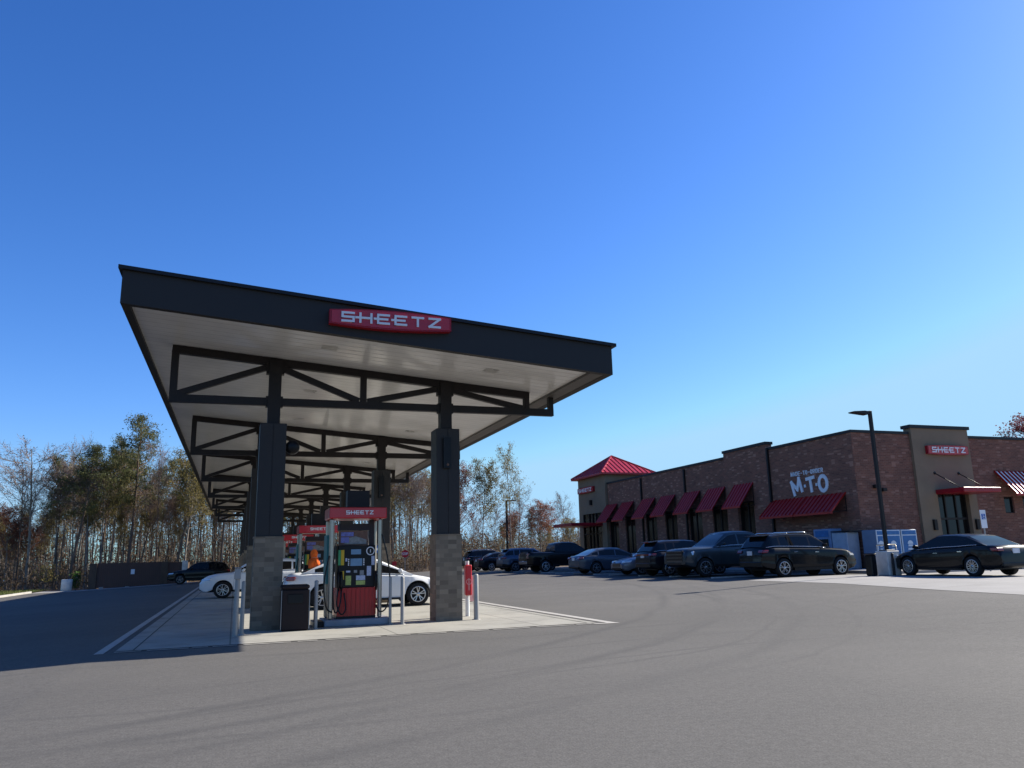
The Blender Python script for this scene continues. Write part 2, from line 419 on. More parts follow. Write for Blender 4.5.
# ------------------------------------------------------------------ lettering
GL = {
 'S': [[(1,1),(0,1),(0,.5),(1,.5),(1,0),(0,0)]],
 'H': [[(0,0),(0,1)],[(1,0),(1,1)],[(-.38,.5),(1,.5)]],
 'E': [[(1,1),(0,1),(0,0),(1,0)],[(-.3,.5),(.85,.5)]],
 'T': [[(0,1),(1,1)],[(.5,1),(.5,0)]],
 'Z': [[(0,1),(1,1),(0,0),(1,0)]],
 'M': [[(0,0),(0,1),(.5,.25),(1,1),(1,0)]],
 'A': [[(0,0),(.5,1),(1,0)],[(.2,.36),(.8,.36)]],
 'D': [[(0,0),(0,1),(.65,1),(1,.72),(1,.28),(.65,0),(0,0)]],
 'O': [[(.5+.5*math.cos(2*math.pi*k/14+.2), .5+.5*math.sin(2*math.pi*k/14+.2)) for k in range(15)]],
 'R': [[(0,0),(0,1),(.75,1),(1,.85),(1,.62),(.75,.48),(0,.48)],[(.5,.48),(1,0)]],
 'P': [[(0,0),(0,1),(.75,1),(1,.85),(1,.6),(.75,.45),(0,.45)]],
 'e': [[(1,1),(0,1),(0,0),(1,0)],[(0,.5),(.85,.5)]],
 '.': [[(.35,.5),(.65,.5)]], '-': [[(.2,.5),(.8,.5)]],
}
def text(mb, s, o, a, b, h, w, gap, sw, depth, mi=0):
    """stroke lettering on the plane (o; a=right, b=up)"""
    o, a, b = Vector(o), Vector(a).normalized(), Vector(b).normalized(); n = a.cross(b); x = 0; k = 0
    for ch in s:
        if ch != ' ':
            for st in GL[ch]:
                for i in range(len(st)-1):
                    p = o + a*(x + st[i][0]*w) + b*(st[i][1]*h); q = o + a*(x + st[i+1][0]*w) + b*(st[i+1][1]*h)
                    d = (q-p).normalized()
                    dd = depth + .0012*(k % 5); k += 1
                    mb.obox((p+q)/2 + n*dd/2, d*((q-p).length/2 + sw*.5), n.cross(d)*sw/2, n*dd/2, mi)
        x += w + gap
    return x - gap

# ------------------------------------------------------------------ fuel canopy
YF, YB = 15.2, 76.0; BAY = 8.88; ROW = [18.07 + BAY*k for k in range(7)]
def sz(x): return 6.08 - .0827*(x + 2.2)
can = thing('fuel_canopy', (2.7, 18, 0), 'long fuel station canopy with sloping dark fascia, pale soffit and dark steel trusses', 'canopy')
m = MB()
def slab(mb, x0, x1, y0, y1, d0, d1, mi=0):
    vs = [(x, y, sz(x)+d) for d in (d0, d1) for y in (y0, y1) for x in (x0, x1)]
    mb.mesh(vs, [(0,2,3,1),(4,5,7,6),(0,1,5,4),(2,6,7,3),(0,4,6,2),(1,3,7,5)], mi)
slab(m, -2.05, 7.25, YF+.16, YB-.16, .07, .22); m.build('soffit', M['soffit'], can)
m = MB(); slab(m, -2.2, 7.71, YF+.15, YB-.15, .5, .62); m.build('roof_deck', M['cap'], can)
for nm, (x0,x1,y0,y1) in {'front':(-2.2,7.71,YF,YF+.15),'back':(-2.2,7.71,YB-.15,YB)}.items():
    m = MB(); slab(m, x0, x1, y0, y1, 0, .64)
    if nm == 'front':
        for xx in (-.2, 1.0, 4.6, 6.2): pass
    m.build('fascia', M['fascia'], can)
m = MB(); slab(m, -2.2, -2.05, YF+.15, YB-.15, 0, .64); m.build('fascia', M['fascia'], can)
m = MB(); slab(m, 7.56, 7.71, YF+.15, YB-.15, 0, .64); m.build('fascia', M['fascia'], can)
m = MB(); slab(m, 7.25, 7.56, YF+.15, YB-.15, .01, .2); m.build('gutter', M['gutter'], can)
m = MB(); slab(m, -2.27, 7.80, YF-.07, YF+.2, .64, .71); slab(m, -2.27, -2.0, YF+.2, YB+.07, .64, .71); slab(m, 7.5, 7.80, YF+.2, YB+.07, .64, .71)
m.build('coping', M['cap'], can)
# recessed downlights, flat in the soffit
for k in range(7):
    for xx in (1.7, 5.3):
        for dy in (-1.55, 3.0):
            y = ROW[k] + dy; m = MB()
            vs = [(xx+i*.16, y+j*.16, sz(xx+i*.16)+.066) for i, j in ((-1,-1),(-1,1),(1,1),(1,-1))]
            m.face(vs)
            m.build('downlight', M['dl'], can)
CX = (.675, 4.62)
for k, y in enumerate(ROW):
    m = MB(); T = .16; zb = 4.905
    m.bar((-1.5,y,zb),(7.42,y,zb), .14, .17)
    m.bar((-1.5,y,sz(-1.5)-.02),(6.78,y,sz(6.78)-.02), .14, .17, (0,0,1))
    m.bar((-1.43,y,zb+.086),(-1.43,y,sz(-1.43)-.10), .135, .15)
    m.bar((6.71,y,zb+.086),(6.71,y,sz(6.71)-.10), .135, .13)
    m.bar((7.36,y,zb+.086),(7.36,y,sz(7.36)-.0), .135, .12)
    m.bar((2.66,y,zb+.086),(2.66,y,sz(2.66)-.1), .135, .14)
    for p, q in (((-1.36,zb+.1),(.54,sz(.54)-.14)),((.82,sz(.82)-.14),(2.56,zb+.1)),((2.76,zb+.1),(4.48,sz(4.48)-.14)),((4.76,sz(4.76)-.14),(6.6,zb+.09))):
        m.bar((p[0],y,p[1]),(q[0],y,q[1]), .12, .13)
    for cx in CX:      # gusset plates and bolts either side of the posts
        for sx in (-1, 1):
            m.box(cx+sx*.155-.03, cx+sx*.155+.03, y-.09, y+.09, zb-.12, zb+.12)
            m.box(cx+sx*.155-.04, cx+sx*.155+.04, y-.09, y+.09, sz(cx)-.3, sz(cx)-.06)
    m.build('truss', M['steel'], can)
    for cx in CX:
        m = MB(); m.box(cx-.305, cx+.305, y-.305, y+.305, 0, 1.9)
        m.box(cx-.32, cx+.32, y-.32, y+.32, 1.9, 1.93)
        c = m.build('column', M['colbrick'], can)
        m = MB(); m.box(cx-.28, cx+.28, y-.28, y+.28, 1.93, 4.38)
        m.box(cx-.003, cx+.003, y-.2815, y-.279, 1.95, 4.36)
        m.build('cladding', M['clad'], c, bevel=.008)
        m = MB(); m.box(cx-.135, cx+.135, y-.135, y+.135, 4.38, sz(cx)+.02); m.build('steel_post', M['steel'], c)
    # row light and speaker on the columns
    m = MB(); m.box(4.62-.13, 4.62+.05, y-.37, y-.29, 3.44, 4.16)
    rl = m.build('row_light', M['black'], can)
    m = MB()
    for q, cc in enumerate((0,)): m.lathe([(0,-.008),(.026,-.006),(.03,0)], 12, (4.59, y-.372, 3.52+.11*q), 'Y', cc)
    m.build('lens_strip', [M['adbrown'], M['teal'], M['black']], rl)
    m = MB(); m.lathe([(0,-.17),(.09,-.17),(.15,-.12),(.16,0),(.10,.12),(0,.13)], 18, (1.10,y-.05,3.88), 'Y')
    m.box(.94,1.0,y-.07,y+.07,3.8,3.96); m.build('speaker', M['black'], can)
# canopy sign
def sign(name, label, c, a, W, H, th, bulge=.06, group=None, txt=True, matf='red'):
    """lozenge sign with raised white letters: c centre of its back, a = unit vector to its right"""
    a = Vector(a); b = Vector((0,0,1)); n = a.cross(b); c = Vector(c)
    t = thing(name, c, label, 'sign', group)
    m = MB(); K = 12
    top = []; bot = []
    for i in range(K+1):
        s = -1 + 2*i/K; e = bulge*(1-s*s) - bulge*.5
        top.append((s*W/2, H/2 + e)); bot.append((s*W/2, -H/2 - e))
    poly = bot + top[::-1]
    m.prism(poly, c, a, b, n*th); m.build('sign_box', M['redd'], t)
    m = MB(); inn = [(x*.965, y*.86) for x, y in poly]; m.prism(inn, c + n*th, a, b, n*.012); m.build('sign_face', M[matf], t)
    m = MB(); h = H*.50; w = W*.088; gap = W*.054; tot = 6*w + 5*gap
    text(m, 'SHEETZ', c - a*tot/2 - b*h/2 + n*(th+.012), a, b, h, w, gap, H*.125, .025)
    m.build('lettering', M['letter'], t)
    return t
sign('canopy_sign', 'red SHEETZ sign in white letters on the dark canopy fascia', (2.76, YF, 6.08), (1,0,0), 2.46, .34, .16, .06)

# ------------------------------------------------------------------ fuel pumps
def pump(k):
    y = ROW[k]; x = 2.57
    ordn = ['nearest', 'second', 'third', 'fourth', 'fifth', 'sixth', 'farthest'][k]
    lab = {0:'nearest red-topped fuel pump with ribbed red base between the two front columns', 1:'second red-topped fuel pump, behind the white sedan', }.get(k, '%s red-topped fuel pump in the line under the canopy' % ordn)
    t = thing('fuel_pump', (x, y, 0), lab, 'fuel pump', 'fuel pumps in a line under the canopy')
    def P(name, mats, m, par=t, **kw): return m.build(name, mats, par, **kw)
    m = MB(); m.box(x-.70,x+.74,y-.30,y+.75,.012,.15); P('island', M['islandblue'], m, bevel=.015)
    m = MB(); m.box(x-.92,x-.705,y-.25,y+.5,.012,.13); P('kerb_block', M['black'], m, bevel=.01)
    m = MB(); m.box(x-.42,x+.44,y-.02,y+.62,.15,.20); P('plinth', M['black'], m)
    m = MB(); m.box(x-.41,x+.43,y-.03,y+.62,.20,.80); P('lower_panel', M['padred'], m)
    m = MB()
    for q in range(9): m.box(x-.40+q*.1,x-.36+q*.1,y-.045,y-.0305,.22,.78)
    P('skirt_rib', M['padred'], m)
    m = MB(); m.box(x-.40,x+.42,y-.0,y+.6,.80,1.72); hd = P('head', M['black'], m, bevel=.015)
    # display, keypad, labels: flat plates on the head's face
    fy = y - .001
    def plate(nm, mt, x0, x1, z0, z1, d=.012, par=hd):
        m = MB(); m.box(x+x0, x+x1, fy-d, fy+.004, z0, z1); return P(nm, M[mt], m, par)
    plate('display','lcd',-.12,.10,1.52,1.63); plate('screen','lcd',-.13,.13,1.27,1.43)
    m = MB()
    for q in range(4):
        for s in (-.17,.165): m.box(x+s-.012,x+s+.012,fy-.015,fy,1.28+q*.04,1.305+q*.04)
    P('keypad', M['letter'], m, hd)
    m = MB(); m.lathe([(.075,-.008),(.095,-.008)], 20, (x+.31,fy,1.59),'Y'); m.box(x+.302,x+.318,fy-.008,fy,1.555,1.625); P('badge', M['letter'], m, hd)
    plate('sticker','sticker',.335,.405,1.28,1.48); plate('sticker','sticker',.235,.33,1.05,1.26)
    plate('sticker','sticker',-.24,-.2,1.37,1.44,.01); plate('label_plate','lime',-.23,-.11,.86,1.06)
    plate('label_plate','sticker',0,.2,.96,1.06); plate('label_plate','lime',0,.2,.86,.95)
    plate('card_reader','alloyd',-.05,.02,1.12,1.18); plate('card_reader','alloyd',.08,.17,1.07,1.17); plate('receipt_slot','sticker',-.22,-.13,1.13,1.17)
    plate('sticker','green',-.40,-.345,1.29,1.62,.02); plate('sticker','yellow',-.34,-.27,1.29,1.62,.02); plate('nozzle_boot','yellow',-.34,-.27,.98,1.16,.05)
    # nozzles in their holsters
    for s in (-.40,-.33,.43):
        m = MB(); m.tube([(x+s,y-.06,1.15),(x+s,y-.11,1.0),(x+s,y-.10,.84),(x+s+.01,y-.06,.74)], [.025,.035,.03,.018], 8); P('nozzle', M['black'], m)
    # side posts and topper
    for s, hw_ in ((-.565,.055),(.50,.045)):
        m = MB(); m.box(x+s-hw_,x+s+hw_,y-.2,y-.08,.15,2.30); P('post', M['stain'], m, bevel=.03)
        m = MB(); m.box(x+s-hw_,x+s+hw_,y+.55,y+.66,.15,2.30); P('post', M['stain'], m, bevel=.03)
    m = MB(); m.box(x-.655,x-.56,y-.05,y+.55,.9,1.95); P('side_panel', M['teal'], m)
    m = MB(); m.box(x-.64,x+.63,y-.26,y+.72,2.30,2.545); tp = P('topper', M['red'], m, bevel=.02)
    m = MB(); text(m,'SHEETZ',(x-.27,y-.261,2.395),(1,0,0),(0,0,1),.07,.064,.040,.017,.012); P('lettering', M['letter'], m, tp)
    m = MB(); text(m,'SHEETZ',(x+.27,y+.721,2.395),(-1,0,0),(0,0,1),.07,.064,.040,.017,.012); P('lettering', M['letter'], m, tp)
    # advert frame under the topper
    m = MB(); m.box(x-.37,x+.25,y+.08,y+.14,1.72,2.04); ad = P('advert_board', M['adbrown'], m)
    m = MB(); m.box(x-.34,x-.06,y+.07,y+.085,1.92,2.01); m.box(x-.34,x-.16,y+.07,y+.085,1.78,1.9); P('advert_print', M['adblue'], m, ad)
    m = MB(); m.prism([(-.14,.0),(.36,.0),(.36,.09),(.12,.17),(-.05,.13)],(x-.13,y+.084,1.75),(1,0,0),(0,0,1),(0,-.012,0)); P('advert_print', M['adgrey'], m, ad)
    m = MB(); m.box(x-.37,x+.30,y+.1,y+.5,2.05,2.2); m.box(x+.30,x+.40,y+.1,y+.2,1.72,2.29); m.tube([(x+.13,y+.3,2.05),(x+.13,y+.3,1.7)],.04); P('canister_rack', M['dark'], m)
    # hoses
    for pts in ([(x+.53,y-.2,1.95),(x+.66,y-.26,1.4),(x+.72,y-.24,.75),(x+.64,y-.22,.36),(x+.50,y-.2,.28),(x+.42,y-.16,.42)],
                [(x-.62,y-.2,1.5),(x-.72,y-.24,.9),(x-.66,y-.24,.42),(x-.52,y-.2,.3)],
                [(x-.40,y-.1,.78),(x-.43,y-.2,.45),(x-.34,y-.24,.26),(x-.24,y-.2,.36),(x-.27,y-.12,.7)],
                [(x-.33,y-.1,.78),(x-.36,y-.22,.5),(x-.44,y-.24,.3),(x-.5,y-.22,.4),(x-.52,y-.2,.9),(x-.5,y-.16,1.7)]):
        c = []
        for i in range(len(pts)-1):
            p0,p1,p2,p3 = [Vector(pts[max(0,min(len(pts)-1,j))]) for j in (i-1,i,i+1,i+2)]
            for s in range(4):
                u = s/4; c.append(.5*((2*p1)+(p2-p0)*u+(2*p0-5*p1+4*p2-p3)*u*u+(3*p1-p0-3*p2+p3)*u**3))
        c.append(Vector(pts[-1])); m = MB(); m.tube(c, .016, 6); P('hose', M['black'], m)
    m = MB(); m.tube([(x+.10,y+.3,2.56),(x+.10,y+.3,3.0)],.02,6); m.box(x-.2,x+.3,y+.15,y+.45,2.57,2.95); P('vent_hood', M['steel'], m)
    return t
for k in range(7): pump(k)

# ------------------------------------------------------------------ small things at the pumps
def bollard(x, y, h, r, label, z=0.012):
    t = thing('bollard', (x,y,z), label, 'bollard', 'steel bollards round the pumps')
    m = MB(); m.lathe([(r,0),(r,h-.02),(r*.8,h),(0,h+.01)], 20, (x,y,z)); m.build('post', M['galv'], t)
    m = MB(); m.lathe([(r*1.6,0),(r*1.6,.012),(r,.013)], 20, (x,y,z)); m.build('foot_plate', M['galv'], t)
bollard(1.66,17.45,.98,.042,'silver bollard between the dark bin and the nearest pump')
bollard(3.27,17.7,1.0,.032,'thin silver bollard touching the right end of the nearest pump island')
bollard(3.50,17.5,1.0,.042,'silver bollard standing just right of the nearest pump island')
bollard(5.26,17.8,1.0,.058,'silver bollard right of the front right column')
bollard(.20,16.95,1.02,.040,'silver bollard beside the tall squeegee post at the front left column')
t = thing('squeegee_post', (.08,16.72,.012), 'tall pale post with a small box on top left of the front left column', 'post')
m = MB(); m.lathe([(.045,0),(.045,1.1)], 16, (.08,16.72,.012)); m.build('post', M['galv'], t)
m = MB(); m.box(.02,.14,16.65,16.80,1.08,1.29); m.box(.01,.155,16.64,16.815,1.29,1.31); m.build('dispenser_box', M['galv'], t, bevel=.01)
t = thing('trash_can', (1.24,17.4,.012), 'dark brown square trash can beside the front left column', 'trash can')
m = MB(); m.box(.95,1.50,17.2,17.72,.012,.84); m.build('body', M['brownbin'], t, bevel=.03)
m = MB(); m.box(.945,1.505,17.195,17.725,.84,.925); m.build('lid', M['brownbin'], t, bevel=.025)
m = MB(); m.box(1.07,1.38,17.185,17.205,.55,.74); m.build('opening', M['black'], t, bevel=.01)
m = MB(); m.box(.94,.955,17.185,17.2,.05,.82); m.box(1.495,1.515,17.185,17.2,.05,.82); m.build('edge_glint', M['alloyd'], t)  # light caught on the can's front edges, put in as pale strips
t = thing('emergency_post', (5.36,18.9,.012), 'white post carrying a tall red box behind the front right column', 'post')
m = MB(); m.lathe([(.05,0),(.05,1.3)], 14, (5.38,18.95,.012)); m.build('post', M['white'], t)
m = MB(); m.box(5.30,5.46,18.80,18.95,.5,1.22); m.build('red_box', M['red'], t, bevel=.02)
m = MB(); m.lathe([(.055,-.004),(.07,-.004)], 16, (5.38,18.80,.82),'Y'); m.box(5.37,5.39,18.794,18.80,.62,.9); m.build('marking', M['pink'], t)
m = MB(); m.box(5.47,5.62,19.02,19.04,.35,.95); m.build('paper_panel', M['pink'], t)
t = thing('column_notice', (4.62,ROW[1]-.33,1.7), 'small blue notice on the second right column', 'notice')
m = MB(); m.box(4.36,4.58,ROW[1]-.34,ROW[1]-.322,1.62,1.86); m.build('panel', M['signblue'], t)
m = MB(); m.box(4.40,4.54,ROW[1]-.345,ROW[1]-.341,1.70,1.78); m.build('print', M['letterblue'], t)

# ------------------------------------------------------------------ store
ZS = .478; XW = 27.5; YW = 29.7
st = thing('store_building', (XW, YW, ZS), 'low brown brick store with red awnings, tan entry bay and corner tower', 'store')
def wall_y(mb, x0, x1, y0, y1, z0, z1, ops, mi=0):
    """wall running along y with openings (ya, yb, za, zb), all disjoint in y"""
    y = y0
    for ya, yb, za, zb in sorted(ops):
        if ya > y: mb.box(x0,x1,y,ya,z0,z1,mi)
        if za > z0: mb.box(x0,x1,ya,yb,z0,za,mi)
        if zb < z1: mb.box(x0,x1,ya,yb,zb,z1,mi)
        y = yb
    if y < y1: mb.box(x0,x1,y,y1,z0,z1,mi)
def wall_x(mb, x0, x1, y0, y1, z0, z1, ops, mi=0):
    x = x0
    for xa, xb, za, zb in sorted(ops):
        if xa > x: mb.box(x,xa,y0,y1,z0,z1,mi)
        if za > z0: mb.box(xa,xb,y0,y1,z0,za,mi)
        if zb < z1: mb.box(xa,xb,y0,y1,zb,z1,mi)
        x = xb
    if x < x1: mb.box(x,x1,y0,y1,z0,z1,mi)
AW = [54.5, 51.8, 48.65, 45.95, 42.95, 40.22, 37.47]
ops = [(y+.08, y+1.62, 1.25, 4.15) for y in AW]
m = MB()
wall_y(m, XW, XW+.3, YW, 36.05, ZS, 6.80, [])
wall_y(m, XW-.10, XW+.3, 36.05, 40.1, ZS, 7.12, [o for o in ops if o[0] < 40.1])
wall_y(m, XW, XW+.3, 40.1, 56.2, ZS, 6.80, [o for o in ops if o[0] > 40.1])
m.build('wall', M['brickd'], st)
m = MB(); m.box(XW-.06,XW+.36,YW-.06,36.0,6.80,6.93); m.box(XW-.16,XW+.36,36.0,40.15,7.12,7.27); m.box(XW-.06,XW+.36,40.15,56.2,6.80,6.93)
m.build('coping', M['cap'], st)
m = MB()
for y in (44.7, 50.6, 36.0): m.box(XW-.125,XW-.0,y-.06,y+.06,ZS,6.7 if y > 36.1 else 6.9)
m.build('downspout', M['steel'], st)
m = MB(); wall_y(m, XW-.045, XW-.002, YW, 35.9, ZS, 1.15, []); wall_y(m, XW-.045, XW-.002, 40.2, 56.1, ZS, 1.15, [])
m.build('plinth', M['brickd'], st)
for (ya,yb,za,zb) in ops:
    x = XW+.12
    m = MB(); m.box(x,x+.03,ya,yb,za,zb); g = m.build('window', M['shopglass'], st)
    m = MB(); m.box(x-.05,x-.002,ya,ya+.06,za,zb); m.box(x-.05,x-.002,yb-.06,yb,za,zb); m.box(x-.05,x-.002,ya+.06,yb-.06,za,za+.06); m.box(x-.05,x-.002,ya+.06,yb-.06,zb-.06,zb); m.box(x-.05,x-.002,(ya+yb)/2-.03,(ya+yb)/2+.03,za+.06,zb-.06)
    m.build('frame', M['steel'], g)
    m = MB(); m.box(XW-.13,XW+.1,ya-.06,yb+.06,za-.1,za-.003); m.build('sill', M['eifs'], g)
def awning(ya, yb, zt, zb, pr, mat='awn', x=XW-.1):
    m = MB(); th = .04
    A = [(x,ya,zt),(x,yb,zt),(x-pr,yb,zb),(x-pr,ya,zb)]
    B = [(a_[0],a_[1],a_[2]-th) for a_ in A]
    m.mesh(A+B, [(0,3,2,1)[::-1],(4,5,6,7)[::-1],(0,1,5,4)[::-1],(1,2,6,5)[::-1],(2,3,7,6)[::-1],(3,0,4,7)[::-1]])
    n = max(4, round((yb-ya)/.3))
    for i in range(n+1):                    # standing seams
        y = ya+.02+(yb-ya-.04)*i/n
        m.bar((x,y,zt+.02),(x-pr,y,zb+.02),.025,.05,(0,0,1))
    m.bar((x-pr,ya,zb-.05),(x-pr,yb,zb-.05),.05,.1)
    o = m.build('awning', M[mat], st)
    m = MB()
    for y in (ya+.06, yb-.06):
        m.bar((x-.02,y,zb+.05),(x-pr+.06,y,zb-.03),.03,.03); m.bar((x-.02,y,zt-.12),(x-.02,y,zb),.03,.03)
    m.build('bracket', M['steel'], o)
for y in AW: awning(y-.05, y+1.72, 5.16, 3.85, 1.0)
awning(30.45, 33.2, 4.02, 3.12, .95, x=XW); awning(33.26, 36.0, 4.02, 3.12, .95, x=XW)
# front face
m = MB(); wins = [(36.7,37.35,2.95,3.78),(38.0,38.65,2.95,3.78),(39.3,39.95,2.95,3.78)]
wall_x(m, XW+.302, 31.05, YW, YW+.3, ZS, 6.80, []); m.box(XW+.002,XW+.301,YW-.004,YW+.001,ZS,6.8)
m.build('wall', M['brick'], st)
m = MB(); wall_x(m, 34.72, 50, YW, YW+.3, ZS, 6.70, wins)
m.build('wall', M['brick'], st)
m = MB(); m.box(XW+.36,31.0,YW-.06,YW+.36,6.80,6.93); m.box(34.8,50,YW-.06,YW+.36,6.70,6.83); m.box(30.95,34.82,YW-.22,YW+.36,7.10,7.26)
m.build('coping', M['cap'], st)
m = MB(); wall_x(m, 31.05, 34.72, YW-.15, YW+.3, ZS, 7.10, [(32.2,34.2,ZS,3.9)])
m.build('entry_bay', M['eifs'], st)
for (xa,xb,za,zb) in wins:
    m = MB(); m.box(xa,xb,YW+.12,YW+.15,za,zb); g = m.build('window', M['shopglass'], st)
    m = MB(); m.box(xa,xa+.05,YW+.08,YW+.118,za,zb); m.box(xb-.05,xb,YW+.08,YW+.118,za,zb); m.box(xa+.05,xb-.05,YW+.08,YW+.118,za,za+.05); m.box(xa+.05,xb-.05,YW+.08,YW+.118,zb-.05,zb); m.build('frame', M['steel'], g)
m = MB(); m.box(32.2,34.2,YW+.12,YW+.15,ZS,3.9); d = m.build('entry_door', M['shopglass'], st)
m = MB()
for x in (32.2,32.82,33.5,34.13): m.box(x,x+.07,YW+.06,YW+.118,ZS,3.9)
m.box(32.27,34.13,YW+.065,YW+.112,2.65,2.75); m.box(32.27,34.13,YW+.065,YW+.112,ZS,ZS+.12); m.build('frame', M['steel'], d)
m = MB(); m.tube([(33.42,YW+.02,1.3),(33.42,YW+.02,1.9)],.018,6); m.build('handle', M['chrome'], d)
m = MB(); m.box(32.1,34.45,27.93,YW-.152,3.86,4.08); ec = m.build('entry_canopy', M['redd'], st, bevel=.02)
for x in (32.2,33.75):
    m = MB(); m.tube([(x,YW-.152,4.9),(x+.02,28.2,4.08)],.022,6); m.lathe([(0,-.03),(.07,-.03),(.07,0)],10,(x,YW-.15,4.9),'Y'); m.build('tie_rod', M['steel'], ec)
for x, z in ((28.55,4.15),(29.0,4.0)):
    m = MB(); m.box(x-.12,x+.12,YW-.2,YW-.006,z,z+.16); m.build('wall_lamp', M['steel'], st, bevel=.02)
for x in (31.75,34.45):
    m = MB(); m.box(x-.09,x+.09,YW-.27,YW-.152,2.15,2.65); m.build('wall_lamp', M['steel'], st)
m = MB()
x0, x1, zt, zb, pr = 36.3, 40.6, 5.06, 3.85, 1.05
A = [(x0,YW-.002,zt),(x1,YW-.002,zt),(x1,YW-pr,zb),(x0,YW-pr,zb)]; B = [(p_[0],p_[1],p_[2]-.04) for p_ in A]
m.mesh(A+B, [(0,1,2,3)[::-1],(4,5,6,7),(0,1,5,4),(1,2,6,5),(2,3,7,6),(3,0,4,7)])
n = 15
for i in range(n+1):
    x = x0+.02+(x1-x0-.04)*i/n; m.bar((x,YW-.02,zt+.02),(x,YW-pr,zb+.02),.03,.06)
m.bar((x0,YW-pr,zb-.05),(x1,YW-pr,zb-.05),.05,.1)
aw = m.build('awning', [M['awnx']], st)
m = MB()
for i in range(n):
    x = x0+.02+(x1-x0-.04)*(i+.5)/n; dz = .012
    m.face([(x-.05,YW-.03,zt+dz-.03),(x-.05,YW-pr+.01,zb+dz),(x+.05,YW-pr+.01,zb+dz),(x+.05,YW-.03,zt+dz-.03)])
m.build('stripe', M['white'], aw)
# roof and rear volume
m = MB(); m.box(XW+.3,50,YW+.3,56.2,6.2,6.35); m.build('roof', M['cap'], st)
m = MB(); m.box(49.7,50,YW+.3,56.2,ZS,6.7); m.build('wall', M['brickd'], st)
m = MB(); m.box(XW+.3,49.7,55.9,56.2,ZS,6.7); m.build('wall', M['brickd'], st)
m = MB(); m.box(33,35,40,42.5,6.35,6.85); m.box(30,31,47,48,6.35,7.0); m.build('rooftop_unit', M['galv'], st)
# tower
m = MB(); wall_y(m, 27.3, 27.6, 56.2, 61.4, ZS, 7.62, [(57.1,60.65,ZS,4.66)]); m.box(27.6,31.3,56.2,56.5,ZS,7.62); m.box(27.6,31.3,61.1,61.4,ZS,7.62); m.box(31.0,31.3,56.5,61.1,ZS,7.62)
tw = m.build('tower', M['eifs'], st)
m = MB(); ap = (29.3,58.8,9.4); e0 = [(26.85,55.75,7.7),(31.75,55.75,7.7),(31.75,61.85,7.7),(26.85,61.85,7.7)]
for i in range(4):
    a_, b_ = Vector(e0[i]), Vector(e0[(i+1)%4]); m.face([a_, b_, ap])
    nn = 12
    for j in range(1, nn):
        f = j/nn; base = a_.lerp(b_, f); mid = a_.lerp(b_, .5); dirv = Vector(ap) - mid
        k_ = min(f, 1-f)*2
        m.bar(base + Vector((0,0,.02)), base + dirv*k_*.98 + Vector((0,0,.02)), .03, .06)
    m.bar(a_+Vector((0,0,.03)), Vector(ap)+Vector((0,0,.03)), .09, .07)
m.box(26.85,31.75,55.75,61.85,7.56,7.695)
m.build('tower_roof', M['roofred'], tw)
m = MB(); m.box(27.42,27.45,57.1,60.65,ZS,4.66); g = m.build('window', M['shopglass'], tw)
m = MB()
for y in (57.1,58.2,58.85,59.5,60.58): m.box(27.34,27.418,y,y+.07,ZS,4.66)
m.box(27.35,27.41,57.17,60.58,3.0,3.1); m.build('frame', M['steel'], g)
m = MB(); m.box(24.6,27.298,56.9,60.7,3.62,3.86); m.build('tower_canopy', M['redd'], tw, bevel=.02)
m = MB(); m.box(27.12,27.298,58.7,58.95,5.35,5.75); m.build('wall_lamp', M['black'], tw)
# signs on the store
sign('wall_sign', 'red SHEETZ sign on the tan bay above the store side door', (33.12,YW-.155,6.03), (1,0,0), 2.62, .44, .16, .04)
sign('wall_sign', 'red SHEETZ sign high on the corner tower under the red pyramid roof', (27.295,59.65,6.62), (0,-1,0), 3.1, .46, .16, .04)
t = thing('lettering_sign', (XW-.004,33.2,4.7), 'pale MADE-TO-ORDER M-T-O lettering on the brick wall above the wide red awning', 'sign')
m = MB(); A_ = Vector((0,-1,0)); Z_ = Vector((0,0,1))
xx = 34.25
for wd in ('MADe', '-', 'TO', '-', 'ORDeR'):
    m = MB(); xx -= text(m, wd, (XW-.005,xx,5.16), (0,-1,.0), (0,0,1), .185, .115, .075, .034, .03) + .075; m.build('small_lettering', M['letterblue'], t)
m = MB()
def rotax(d): c, s = math.cos(R(d)), math.sin(R(d)); return A_*c + Z_*s, Z_*c - A_*s
for ch, y, z, h, w, d in (('M',34.10,4.20,.66,.62,15),('T',33.02,4.27,.64,.50,5),('O',32.18,4.22,.72,.56,1)):
    aa, bb = rotax(d); text(m, ch, (XW-.005,y,z), aa, bb, h, w, 0, .165, .04)
for y in (33.25,32.38): m.box(XW-.045,XW-.005,y-.06,y+.06,4.5,4.64)
m.build('large_lettering', M['letterblue'], t)

